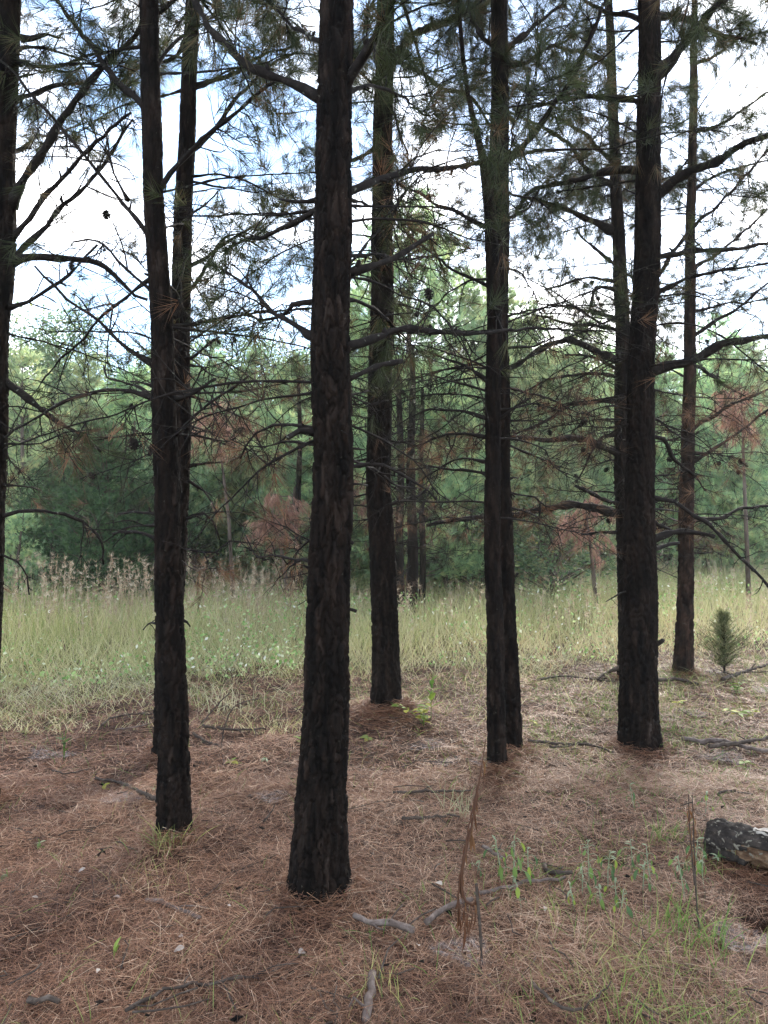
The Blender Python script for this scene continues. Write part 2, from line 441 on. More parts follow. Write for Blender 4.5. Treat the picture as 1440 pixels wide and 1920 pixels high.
# ------------------------------------------------------------------ ground
def axis(fine_lo, fine_hi, step, lim):
    a = list(np.arange(fine_lo, fine_hi + 1e-6, step))
    s = step
    while a[-1] < lim: s *= 1.35; a.append(a[-1] + s)
    s = step
    while a[0] > -lim: s *= 1.35; a.insert(0, a[0] - s)
    return np.array(a)
gx = axis(-7, 7, .045, 1500); gy = axis(.6, 10, .045, 1500)
X, Y = np.meshgrid(gx, gy)
Z = gz(X, Y)
mb = MB()
nx, ny = len(gx), len(gy)
i, j = np.meshgrid(np.arange(nx - 1), np.arange(ny - 1))
b = (j * nx + i).ravel()
mb.add(np.stack([X, Y, Z], -1).reshape(-1, 3), None, np.stack([b, b + 1, b + nx + 1, b + nx], -1))
o = mb.build('ground', M['soil'], smooth=True)
set_props(o, 'forest floor of reddish brown pine needle mould running into the meadow', kind='structure')

def meadow_edge(x):
    return 6.45 + .27 * np.clip(x + 3, 0, 9) + .7 * (vnoise(x, x * 0 + 3, .9, 3) - .5)

# ------------------------------------------------------------------ bark geometry
def worley(P, seed):
    """two nearest feature distances and the random value of the nearest cell"""
    I = np.floor(P).astype(np.int64)
    f1 = np.full(len(P), 9.); f2 = np.full(len(P), 9.); rv = np.zeros(len(P))
    def hsh(I, s):
        n = np.sin(I[:, 0] * 127.1 + I[:, 1] * 311.7 + I[:, 2] * 74.7 + s * 19.19 + seed) * 43758.5453
        return n - np.floor(n)
    for a in (-1, 0, 1):
        for b in (-1, 0, 1):
            for c in (-1, 0, 1):
                J = I + np.array([a, b, c])
                F = J + np.stack([hsh(J, 1), hsh(J, 2), hsh(J, 3)], -1)
                d = np.linalg.norm(F - P, axis=1)
                m = d < f1
                f2 = np.where(m, f1, np.minimum(f2, d))
                rv = np.where(m, hsh(J, 4), rv)
                f1 = np.where(m, d, f1)
    return f1, f2, rv

def trunk_mesh(t, seed):
    d = t['d']
    pts = np.array([at(x, y, d) for x, y, w in t['trunk']])
    rad = np.array([w * d / FPX / 2 for x, y, w in t['trunk']])
    top = pts[-1]; lean = (pts[-1] - pts[-3]) / (pts[-1][2] - pts[-3][2])
    zt = t['H']
    if not t.get('dead'):
        zz = np.array([top[2] + (zt - top[2]) * f for f in (.33, .66, 1.)])
        pts = np.vstack([pts, [[top[0] + lean[0] * .5 * (z - top[2]), top[1], z] for z in zz]])
        rad = np.concatenate([rad, rad[-1] * np.array([.75, .42, .08])])
    z0, z1 = pts[0][2] - .05, pts[-1][2]
    zvis = top[2] + .25
    dz = .0075 * max(1, d / 3.4)
    z = np.concatenate([np.arange(z0, min(zvis, z1), dz), np.arange(min(zvis, z1), z1, .12)]) if z1 > zvis else np.arange(z0, z1, dz)
    cx = np.interp(z, pts[:, 2], pts[:, 0]); cy = np.full(len(z), d); r = np.interp(z, pts[:, 2], rad)
    # soften the kinks of the traced outline
    kern = np.hanning(41); kern /= kern.sum()
    cx = np.convolve(np.pad(cx, 20, 'edge'), kern, 'valid'); r = np.convolve(np.pad(r, 20, 'edge'), kern, 'valid')
    cx += .006 * np.sin(z * 2.3 + seed) + .003 * np.sin(z * 6.1 + seed * 2)
    na = int(np.clip(2 * pi * rad[1] / (.0062 * max(1, d / 3.4)), 28, 120))
    th = np.arange(na) / na * 2 * pi
    Zg, Th = np.meshgrid(z, th, indexing='ij')
    R = r[:, None]
    ph = Th + .25 * np.sin(Zg * 1.7 + seed)
    def wob(su, sz, sd): return vnoise((Th * R / su + 0 * Zg), Zg / sz, 1., sd) - .5
    w1 = wob(.035, .10, 2) * .030 + wob(.014, .035, 3) * .012
    w2 = wob(.035, .10, 5) * .10 + wob(.014, .035, 6) * .03
    P = np.stack([np.cos(ph) * (R + 0 * Zg) + w1 * -np.sin(ph), np.sin(ph) * (R + 0 * Zg) + w1 * np.cos(ph), Zg + w2], -1).reshape(-1, 3)
    c = .022
    f1, f2, rv = worley(P / np.array([c, c, c * 4.6]) + seed * 3.7, seed)
    e = np.clip((f2 - f1) / .20, 0, 1); e = e * e * (3 - 2 * e)
    g1, g2, rv2 = worley(P / np.array([c * .5, c * .5, c * 1.5]) + seed, seed + 5)
    e2 = np.clip((g2 - g1) / .22, 0, 1)
    amp = np.clip(np.repeat(r, na) * .19, .002, .016) * np.repeat(np.clip(1.1 - z / 8, .4, 1), na)
    disp = amp * (e * (.85 + .5 * rv) + e2 * (.12 + .22 * rv2) + rng.normal(0, .05, len(P)) - 1.0)
    rr = np.repeat(r, na) + disp
    # root flare lobes
    fl = np.exp(-(np.repeat(z - z0, na)) / .15) * .14 * np.repeat(r, na) * (1 + np.sin(Th.ravel() * 5 + seed) * .7)
    rr = np.maximum(rr + fl, .002)
    V = np.stack([np.repeat(cx, na) + np.cos(Th.ravel()) * rr, np.repeat(cy, na) + np.sin(Th.ravel()) * rr, Zg.ravel()], -1)
    n = len(z)
    i = np.arange(n - 1)[:, None] * na; j = np.arange(na)[None, :]; j2 = (j + 1) % na
    Q = np.stack([i + j, i + j2, i + na + j2, i + na + j], -1).reshape(-1, 4)
    m = MB(); m.add(V, None, Q, np.clip(rv * .75 + rv2 * .25, 0, 1))
    t['axis'] = (z, cx, cy, r)
    return m

# ------------------------------------------------------------------ branches
def cone_mesh():
    m = MB(); g = np.random.default_rng(3)
    n = 34
    for k in range(n):
        f = (k + .5) / n
        a = k * 2.39996
        rr = .021 * math.sin(pi * min(1, .12 + f * .86)) ** .8
        z = -.052 * f
        out = np.array([cos(a), sin(a), 0]); tan = np.array([-sin(a), cos(a), 0])
        c0 = np.array([0, 0, z]) + out * rr * .2
        tip = np.array([0, 0, z - .006]) + out * rr * 1.15
        w = .0085
        m.add([c0 - tan * w * .6, c0 + tan * w * .6, tip + tan * w * .7 + [0, 0, .003], tip - tan * w * .7 + [0, 0, .003], tip + out * .002 - [0, 0, .004]],
              [[3, 2, 4]], [[0, 1, 2, 3]])
    tube(m, [[0, 0, .004], [0, 0, -.02], [0, 0, -.05]], [.006, .011, .003], 6)
    return m.mesh('pine_cone', M['twig'])
CONE = cone_mesh()

class Branch:
    """wood and needle collectors of one branch"""
    def __init__(self): self.w = MB(); self.tp, self.td, self.cones = [], [], []

def twig(B, p, d, ln, r, live, depth, g, sag):
    n = 5 if depth == 0 else 4
    dirs = d; pts = [p]
    st = ln / (n - 1)
    for k in range(n - 1):
        dirs = norm(dirs + g.normal(0, .24, 3) + np.array([0, 0, sag]))
        pts.append(pts[-1] + dirs * st)
    P = np.array(pts)
    tube(B.w, P, np.linspace(r, max(r * .5, .0014), n), 4 if depth == 0 else 3, cap=False)
    if live > 0 and g.random() < live:
        B.tp.append(P[-1]); B.td.append(P[-1] - P[-2])
        if ln > .2 and g.random() < .7: B.tp.append(P[-2] * .4 + P[-1] * .6); B.td.append(P[-1] - P[-2])
    elif g.random() < .006: B.cones.append(P[-1])
    if depth == 0:
        for _ in range(g.integers(1, 4)):
            k = g.integers(1, n - 1)
            dd = norm(norm(P[k + 1] - P[k]) * .8 + norm(g.normal(size=3)) * .8)
            twig(B, P[k], dd, ln * g.uniform(.25, .6), r * .6, live, 1, g, sag)

def grow(B, pts, r0, live, g, tip=.3, twigs=1., knots=True):
    L_ = np.linalg.norm(np.diff(pts, axis=0), axis=1).sum()
    P = spline(pts, .05)
    n = len(P)
    s = np.linspace(0, 1, n)
    jit = g.normal(0, 1, (n, 3)); jit = (jit + np.roll(jit, 1, 0) + np.roll(jit, -1, 0)) / 3
    P = P + jit * min(.011, r0 * .8) * np.clip(s * 6, 0, 1)[:, None]
    R = r0 * (1 - (1 - tip) * s) * (1 + (g.normal(0, .17, n) if knots else 0)) * (1 + .5 * np.exp(-s * 16))
    tube(B.w, P, np.maximum(R, .0012), 7 if r0 > .012 else 5)
    for _ in range(int(L_ * 4)):          # snapped stubs
        k = int(g.integers(1, n - 1)); t = norm(P[k] - P[k - 1])
        d_ = norm(t * .5 + norm(np.cross(t, g.normal(size=3))))
        tube(B.w, [P[k], P[k] + d_ * g.uniform(.015, .05)], [R[k] * .6 + .001, R[k] * .35 + .0006], 4)
    if twigs <= 0 or L_ < .25: return
    cnt = int(L_ / .07 * twigs)
    for _ in range(cnt):
        f = g.uniform(.32 if live > .3 else .14, 1) ** .8
        k = min(int(f * (n - 1)), n - 2)
        t = norm(P[k + 1] - P[k])
        rp = norm(np.cross(t, norm(g.normal(size=3))))
        d = norm(t * g.uniform(.1, .9) + rp + np.array([0, 0, g.uniform(-.35, .25)]))
        ln = g.uniform(.10, .46) * (1.15 - .6 * f) * min(1.2, .55 + L_ * .35)
        twig(B, P[k], d, ln, min(R[k] * .6, g.uniform(.0026, .0052)), live, 0, g, g.uniform(-.16, .10))
    if live > .3:
        B.tp.append(P[-1]); B.td.append(P[-1] - P[-2])

def finish_branch(B, root, g, needle_mat, K=30, nl=.15, nw=.003, label=None, cone_p=1.):
    o = B.w.build('branch', M['twig'], root, smooth=True)
    if label: o['label'] = label
    if B.tp:
        m = MB()
        needle_tufts(m, np.array(B.tp), np.array(B.td), K, nl, nw, .75, 0, 1, g)
        q = m.build('needles', M[needle_mat], o)
        q['kind'] = 'stuff'
    for c in B.cones:
        if g.random() < cone_p and c[2] > 1.7:
            q = bpy.data.objects.new('pine_cone', CONE)
            C.objects.link(q); q.parent = o
            q.location = [float(a) for a in (np.array(c) - np.array(root.location))]
            q.rotation_euler = (g.uniform(-.9, .9), g.uniform(-.9, .9), g.uniform(0, 6))
            s = g.uniform(.7, 1.15); q.scale = (s, s, s)
    return o

# traced limbs: tree, width at the trunk (photo px), tip/base ratio, needles (0..1, 'b' = brown), depth change at the tip (m), pixels
BR = [
 ('A',9,.5,0,.1,[(38,72),(75,67),(110,71)]),
 ('A',8,.4,.6,.5,[(36,92),(55,85),(100,95),(175,115)]),
 ('A',8,.4,.7,-.2,[(36,117),(100,127),(165,119),(240,120)]),
 ('A',11,.4,.9,.5,[(28,188),(60,175),(100,162),(140,157),(182,155)]),
 ('A',16,.5,.5,-.5,[(20,387),(40,345),(90,270),(120,220),(190,130),(225,95),(265,45),(300,20),(345,-20)]),
 ('A',10,.5,.3,-.3,[(22,448),(65,395),(125,320),(190,255),(250,210)]),
 ('A',10,.5,.2,.3,[(20,488),(65,445),(120,385),(185,325),(205,290),(250,225)]),
 ('A',14,.5,.05,.15,[(20,492),(60,481),(110,484),(165,490),(200,505),(230,530),(250,550),(275,560)]),
 ('A',8,.5,0,.1,[(14,578),(55,567),(95,540),(130,515),(155,485),(185,462)]),
 ('A',14,.4,.9,.2,[(-4,705),(35,735),(75,765),(110,790),(155,815),(190,840)]),
 ('A',8,.5,0,.4,[(4,968),(35,958),(65,955),(100,959),(140,970),(170,987),(190,1015),(196,1055)]),
 ('A',4,.6,0,.1,[(3,1040),(30,1052),(50,1080),(55,1115)]),
 ('A',4,.6,0,.3,[(5,910),(50,912),(75,920)]),
 ('A',9,.4,.8,1.2,[(10,300),(60,260),(110,250),(160,225)]),
 ('B',8,.5,.1,.25,[(280,442),(245,395),(210,350),(170,305),(125,250),(75,195),(30,140),(-10,105)]),
 ('B',13,.5,.3,.4,[(275,205),(240,170),(200,125),(165,75),(130,30),(95,-12)]),
 ('B',6,.5,.1,.1,[(240,375),(215,325),(200,270),(190,230)]),
 ('B',7,.5,.05,.1,[(288,548),(240,505),(195,462),(165,452),(140,456)]),
 ('B',9,.4,0,-.1,[(292,686),(240,655),(185,605),(125,560),(100,537),(60,500)]),
 ('B',9,.45,0,.2,[(290,748),(245,732),(200,730),(150,740),(100,762),(60,790),(12,822)]),
 ('B',7,.5,0,.35,[(290,750),(260,725),(225,717),(200,710),(192,687)]),
 ('B',6,.6,0,.1,[(288,724),(268,718),(245,716)]),
 ('B',6,.6,0,.1,[(298,965),(250,960),(220,964)]),
 ('B',8,.6,0,.1,[(300,1018),(270,1000),(240,996),(210,999)]),
 ('B',5,.5,0,.3,[(300,985),(240,990),(195,1017)]),
 ('B',5,.5,0,.2,[(300,1170),(285,1168),(268,1182)]),
 ('B',5,.6,0,.1,[(340,1162),(352,1168),(358,1176)]),
 ('B',9,.6,0,-.2,[(330,748),(370,730),(403,711)]),
 ('B',7,.5,.1,-.3,[(330,815),(380,770),(420,740),(465,705)]),
 ('B',10,.5,.5,-.2,[(295,360),(350,295),(390,255),(425,225),(480,175),(520,147)]),
 ('B',8,.4,.8,.5,[(290,130),(330,80),(370,50),(420,30)]),
 ('C',7,.5,0,.1,[(345,676),(380,655),(410,634)]),
 ('C',5,.6,0,.1,[(345,684),(370,686),(392,689)]),
 ('C',6,.6,0,.1,[(345,877),(390,868),(422,867)]),
 ('C',6,.5,0,.2,[(345,974),(380,960),(400,980),(412,1012)]),
 ('C',6,.5,'b',.2,[(345,897),(380,920),(400,945),(412,965)]),
 ('C',9,.5,.5,.3,[(352,290),(400,245),(440,190),(475,150),(510,120),(560,95)]),
 ('C',10,.4,.8,.5,[(355,165),(415,145),(460,125),(500,100),(550,85)]),
 ('C',5,.6,0,.1,[(348,408),(385,385),(407,358)]),
 ('C',5,.5,.1,-.2,[(348,331),(415,328),(460,340),(520,367)]),
 ('C',8,.5,.5,.1,[(345,505),(390,480),(425,455),(470,426)]),
 ('C',8,.4,.8,.9,[(345,560),(400,480),(440,440),(500,470)]),
 ('C',9,.4,.9,.4,[(358,60),(320,110),(270,120),(210,170)]),
 ('D',20,.45,.7,.3,[(610,190),(550,160),(505,140),(460,115),(425,82),(395,55),(370,15),(350,-30)]),
 ('D',9,.7,0,.1,[(605,373),(550,374),(522,372)]),
 ('D',12,.4,.8,.6,[(605,388),(565,410),(525,430),(495,442),(462,447),(420,470)]),
 ('D',10,.4,.5,.5,[(600,566),(550,572),(530,590),(490,600),(455,578)]),
 ('D',12,.35,.5,.4,[(598,640),(545,605),(505,580),(475,545),(435,520),(405,492)]),
 ('D',8,.4,'b',.2,[(598,805),(550,797),(510,797),(480,810),(460,835),(452,860)]),
 ('D',12,.6,0,-.1,[(598,812),(565,807),(545,820)]),
 ('D',6,.4,'b',.4,[(598,834),(540,830),(500,835),(450,832)]),
 ('D',8,.7,0,-.02,[(630,1140),(650,1143),(668,1149)]),
 ('D',8,.6,0,-.02,[(640,1012),(655,1015),(664,1019)]),
 ('D',6,.6,0,-.02,[(590,1064),(576,1061),(570,1057)]),
 ('D',3.5,.5,0,-.12,[(618,835),(625,812),(640,808),(655,816)]),
 ('D',26,.5,.6,-.3,[(640,165),(680,115),(705,70),(722,30),(745,-12)]),
 ('D',14,.7,.1,1.2,[(640,365),(685,345),(720,335),(770,320),(820,317),(870,308),(920,300),(962,294)]),
 ('D',14,.7,0,.2,[(640,517),(690,500),(720,487),(770,463),(813,438)]),
 ('D',8,.6,.3,.4,[(640,370),(663,376),(700,385)]),
 ('D',15,.3,.15,1.0,[(640,652),(700,636),(770,623),(845,622),(890,625),(945,620),(1020,615),(1095,620)]),
 ('D',14,.75,0,.2,[(640,716),(690,697),(720,685),(754,675)]),
 ('D',6,.6,0,.3,[(645,742),(690,735)]),
 ('D',9,.5,0,.2,[(630,885),(655,876),(675,876),(720,873),(760,890),(790,910),(817,937)]),
 ('D',5,.6,0,.1,[(645,840),(672,841),(685,843)]),
 ('D',5,.6,0,.1,[(645,908),(675,907),(690,910)]),
 ('D',9,.5,.7,.8,[(640,560),(690,570),(730,600),(750,640)]),
 ('D',10,.4,1,.8,[(610,80),(560,60),(520,20),(480,-20)]),
 ('D',9,.4,1,1.1,[(640,180),(700,160),(760,185),(800,220)]),
 ('E',18,.5,.5,.4,[(730,122),(770,70),(810,50),(860,30),(925,2)]),
 ('E',10,.4,.7,.4,[(730,110),(785,135),(830,165),(885,185),(920,240)]),
 ('E',7,.6,0,.2,[(722,948),(760,938),(785,930),(805,911)]),
 ('E',5,.5,.1,.2,[(722,565),(770,575),(800,590)]),
 ('E',5,.5,.2,.5,[(725,190),(745,230),(768,310),(775,330)]),
 ('E',9,.4,.8,.6,[(712,270),(680,290),(640,300),(590,290)]),
 ('E',6,.4,'b',.3,[(715,830),(760,830),(800,850)]),
 ('E',9,.4,.6,.6,[(725,380),(760,420),(800,440),(830,500)]),
 ('G',7,.4,.5,.4,[(925,540),(860,510),(820,485),(790,460),(760,430),(738,385)]),
 ('G',9,.5,.2,.2,[(925,433),(860,400),(810,380),(762,352)]),
 ('G',14,.4,.6,-.5,[(955,300),(985,265),(1020,220),(1050,180),(1080,130),(1105,75),(1138,0)]),
 ('G',12,.4,.6,.3,[(940,90),(905,75),(885,30),(870,-10)]),
 ('G',12,.4,.6,.3,[(945,95),(980,70),(1010,40),(1060,10)]),
 ('G',10,.4,.8,.5,[(945,125),(985,115),(1040,85),(1090,60)]),
 ('G',7,.4,.8,.8,[(935,420),(985,390),(1020,345),(1060,320)]),
 ('F',8,.4,0,.2,[(920,716),(870,685),(820,667),(782,657)]),
 ('F',5,.4,0,.3,[(920,735),(860,720),(810,705),(770,695)]),
 ('F',7,.4,0,.2,[(920,786),(870,770),(820,767),(780,775),(740,800)]),
 ('F',7,.4,'b',.3,[(920,822),(870,816),(820,820),(770,840)]),
 ('F',6,.4,'b',.3,[(920,867),(870,861),(820,880),(790,900)]),
 ('F',7,.5,0,.1,[(920,893),(865,882),(795,876)]),
 ('F',6,.6,0,-.1,[(930,790),(960,768),(998,744)]),
 ('G',6,.5,'b',.3,[(945,655),(1000,648),(1040,630)]),
 ('G',5,.6,0,.1,[(950,900),(962,897),(970,898)]),
 ('G',7,.6,0,-.02,[(955,1085),(966,1079),(969,1073)]),
 ('J',16,.4,.05,-.4,[(1170,855),(1130,837),(1100,825),(1070,822),(1030,827),(990,822),(955,820)]),
 ('J',10,.4,.05,-.2,[(1168,752),(1115,752),(1070,760),(1050,775),(1000,800),(955,822)]),
 ('J',16,.4,'b',-.3,[(1168,966),(1110,952),(1065,947),(1020,955),(990,960),(955,966),(890,970),(800,985)]),
 ('J',10,.5,0,-.3,[(1165,947),(1120,930),(1080,912)]),
 ('J',16,.35,.1,-.3,[(1168,681),(1120,660),(1085,645),(1060,637),(1020,650),(980,675),(947,700)]),
 ('J',7,.5,0,.2,[(1168,698),(1130,677),(1100,667),(1060,665)]),
 ('J',8,.4,'b',.4,[(1168,709),(1120,700),(1070,705),(1020,715),(970,740)]),
 ('J',6,.7,0,-.3,[(1178,787),(1150,785),(1135,786)]),
 ('J',7,.5,0,.1,[(1165,997),(1120,1000),(1090,1002)]),
 ('J',7,.4,'b',.2,[(1168,818),(1130,818),(1112,840),(1100,870),(1080,905)]),
 ('J',15,.4,.6,.2,[(1160,440),(1110,415),(1065,395),(1020,382),(980,370)]),
 ('J',10,.4,.6,.4,[(1155,305),(1120,280),(1100,255),(1065,230),(1030,215)]),
 ('J',10,.4,.5,-.4,[(1157,352),(1110,325),(1085,295),(1055,260),(1020,240),(980,220),(955,210)]),
 ('J',10,.4,.8,.3,[(1146,124),(1100,100),(1070,95),(1020,80)]),
 ('J',8,.4,.4,.2,[(1162,505),(1115,465),(1080,430)]),
 ('J',8,.4,.4,.2,[(1164,530),(1110,522),(1070,530),(1020,542)]),
 ('J',9,.6,.1,-.3,[(1178,547),(1145,540),(1120,542),(1109,566),(1105,584)]),
 ('J',9,.3,'b',.2,[(1165,620),(1120,612),(1060,605),(1000,590)]),
 ('J',9,.3,'b',.6,[(1165,600),(1110,585),(1060,575),(1010,570)]),
 ('I',26,.5,.6,-.3,[(1215,190),(1232,145),(1260,110),(1295,65),(1320,40),(1365,-8)]),
 ('I',20,.5,.4,-.5,[(1220,380),(1250,350),(1280,330),(1310,315),(1355,295),(1395,270),(1470,245)]),
 ('I',17,.35,.8,.3,[(1205,320),(1160,320),(1120,327),(1080,340),(1040,345),(1005,355),(965,400)]),
 ('I',11,.4,.6,.4,[(1205,193),(1160,185),(1105,178),(1050,187),(1010,197),(980,205)]),
 ('I',11,.4,.3,.1,[(1225,484),(1270,475),(1320,470),(1370,465),(1460,455)]),
 ('I',9,.4,.4,-.3,[(1225,552),(1270,530),(1320,515),(1370,505),(1460,488)]),
 ('I',9,.4,.3,.3,[(1225,530),(1270,465),(1310,415),(1360,370),(1450,272)]),
 ('I',20,.5,.1,-.3,[(1210,702),(1245,685),(1280,675),(1310,665),(1340,647),(1370,637),(1470,627)]),
 ('I',9,.5,0,-.2,[(1210,930),(1260,940),(1295,960),(1330,985),(1370,1025),(1410,1065),(1450,1112)]),
 ('I',16,.5,0,.1,[(1205,1020),(1230,1010),(1250,1005),(1280,997),(1310,1000),(1341,1006)]),
 ('I',11,.6,0,.2,[(1205,1035),(1240,1025),(1275,1016)]),
 ('I',10,.4,'b',.3,[(1210,815),(1245,825),(1260,845),(1270,865),(1295,885),(1325,920)]),
 ('I',6,.5,0,.4,[(1210,955),(1245,956),(1272,958)]),
 ('I',9,.5,0,.3,[(1210,965),(1240,985),(1262,998)]),
 ('I',12,.7,0,-.06,[(1210,1212),(1232,1206),(1241,1200)]),
 ('I',4,.5,0,-.15,[(1190,1105),(1165,1112),(1136,1127)]),
 ('I',12,.4,1,.4,[(1215,40),(1170,30),(1130,20),(1080,-10)]),
 ('I',14,.4,1,.3,[(1225,30),(1280,35),(1340,60),(1420,80)]),
 ('K',8,.4,.4,.2,[(1295,507),(1360,465),(1450,382)]),
 ('K',8,.4,.3,-.2,[(1292,635),(1345,600),(1395,570),(1455,515)]),
 ('K',6,.4,.4,.3,[(1296,586),(1360,570),(1410,567),(1460,550)]),
 ('K',8,.4,.6,.2,[(1298,248),(1345,235),(1395,205),(1460,160)]),
 ('K',9,.4,.05,-.2,[(1290,812),(1335,780),(1370,760),(1460,722)]),
 ('K',8,.4,.05,.1,[(1290,870),(1335,845),(1385,810),(1460,752)]),
 ('K',8,.4,'b',.5,[(1292,682),(1330,700),(1355,720),(1395,740)]),
 ('K',8,.5,.1,.3,[(1289,980),(1350,970),(1390,955),(1460,949)]),
 ('K',5,.6,0,-.2,[(1289,928),(1270,915),(1300,895),(1318,892)]),
 ('K',7,.4,.8,.3,[(1300,120),(1340,105),(1390,70),(1440,60)]),
 ('K',7,.4,.7,.3,[(1296,360),(1340,330),(1400,310),(1450,300)]),
]
NB = {}
for n_, (k, t) in enumerate(TREES.items()):
    zb = float(gz(*t['xy']))
    root = empty('pine_tree', (t['xy'][0], t['xy'][1], zb), t['label'], 'tree', 'pine trunks of the near grove')
    t['root'] = root
    tr = trunk_mesh(t, n_ * 1.37 + .5).build('trunk', M['red_bark' if k == 'K' else 'bark'], root, smooth=False)
    NB[k] = 0
gb = np.random.default_rng(21)
for (k, w, tip, live, dz, px) in BR:
    t = TREES[k]; d = t['d']
    B = Branch()
    f = np.linspace(0, 1, len(px)) ** 1.2
    pts = np.array([at(x, y, d + dz * a) for (x, y), a in zip(px, f)])
    brown = live == 'b'
    lv = .55 if brown else live
    hy = px[0][1]
    grow(B, pts, w * d / FPX / 2, lv, gb, tip, twigs=(1.0 if lv > 0 else .55) if len(px) > 3 else .35)
    finish_branch(B, t['root'], gb, 'brown_needle' if brown else 'needle', K=11 if brown else 26, label='branch with withered brown needles' if brown else None)
# limbs that were not traced one by one: fine dead twigs low down, green sprays higher up
EXTRA = dict(A=21, B=26, C=36, D=26, E=44, G=42, I=38, J=48, K=46)
for k, cnt in EXTRA.items():
    t = TREES[k]; z, cx, cy, r = t['axis']
    for q in range(cnt):
        h = 2.2 + (1 - gb.random() ** 1.6) * 3.9 if q % 3 else gb.uniform(1.3, 3.0)
        az = gb.uniform(0, 2 * pi)
        dirv = np.array([cos(az), sin(az), 0])
        if t['d'] < 4.5 and dirv[1] < -.2: dirv[1] *= -1
        ln = gb.uniform(.7, 1.9) * (1 if h > 2.4 else .55)
        if dirv[1] < -.25 and gb.random() < .75: dirv[1] *= -1
        if dirv[1] < 0: ln = min(ln, t['d'] - 2.6)
        el = gb.uniform(-.15, .65) if h > 2.6 else gb.uniform(-.3, .2)
        p0 = np.array([np.interp(h, z, cx), t['d'], h])
        arch = gb.uniform(-.25, .12)
        pts = np.array([p0 + (dirv * cos(el) + np.array([0, 0, sin(el)])) * ln * f + np.array([0, 0, arch * f * f * ln]) + gb.normal(0, .03, 3) * f for f in (0, .25, .5, .75, 1)])
        B = Branch()
        live = float(np.clip((h - 2.6) / 1.3, 0, 1)) * gb.choice([.9, .9, .35])
        brown = h < 2.8 and gb.random() < .2
        grow(B, pts, gb.uniform(.005, .011), .7 if brown else live, gb, .3, twigs=1.15)
        finish_branch(B, t['root'], gb, 'brown_needle' if brown else 'needle', K=11 if brown else 26)
for k, cnt in dict(E=9, F=9, G=6, I=7, J=12, K=9, C=5, D=4).items():
    t = TREES[k]; z, cx, cy, r = t['axis']
    for q in range(cnt):
        h = gb.uniform(1.55, 3.3); az = gb.uniform(-.5, pi + .5)
        dirv = np.array([cos(az), abs(sin(az)) * (1 if t['d'] < 5 else gb.choice([-.6, 1])), 0])
        ln = gb.uniform(.6, 1.7); el = gb.uniform(-.05, .45); dr = gb.uniform(.2, .75)
        p0 = np.array([np.interp(h, z, cx), t['d'], h])
        pts = np.array([p0 + (dirv * cos(el) + np.array([0, 0, sin(el)])) * ln * f - np.array([0, 0, dr * f ** 2.2 * ln]) + gb.normal(0, .04, 3) * f for f in (0, .25, .5, .75, 1)])
        B = Branch(); grow(B, pts, gb.uniform(.004, .008), .12, gb, .35, twigs=1.0)
        finish_branch(B, t['root'], gb, 'brown_needle', K=9)
# live crowns above
for k, t in TREES.items():
    if t.get('dead'): continue
    z, cx, cy, r = t['axis']
    wood, m = MB(), MB()
    zt = t['H']; z0 = 1.55 + .76 * t['d'] + .9
    P_, D_ = [], []
    for h in np.arange(z0, zt - .2, .33):
        for _ in range(4):
            az = gb.uniform(0, 2 * pi)
            ln = (2.2 * (1 - (h - z0) / (zt - z0)) ** .7 + .3) * gb.uniform(.6, 1.1)
            dv = np.array([cos(az), sin(az), gb.uniform(.05, .6)])
            p0 = np.array([np.interp(h, z, cx), t['d'], h])
            pts = np.array([p0 + dv * ln * f + np.array([0, 0, -.15 * ln * f * f]) for f in (0, .35, .7, 1)])
            tube(wood, pts, [.022, .016, .010, .005], 4)
            nt_ = int(9 * ln)
            f = gb.uniform(.3, 1, nt_)
            pp = p0 + dv * (ln * f)[:, None] + gb.normal(0, .16, (nt_, 3))
            P_.append(pp); D_.append(dv + gb.normal(0, .6, (nt_, 3)))
    needle_tufts(m, np.concatenate(P_), np.concatenate(D_), 11, .22, .010, .8, 0, 1, gb)
    q = m.build('crown', M['needle'], t['root']); q['kind'] = 'stuff'
    wood.build('crown_limbs', M['twig'], t['root'])

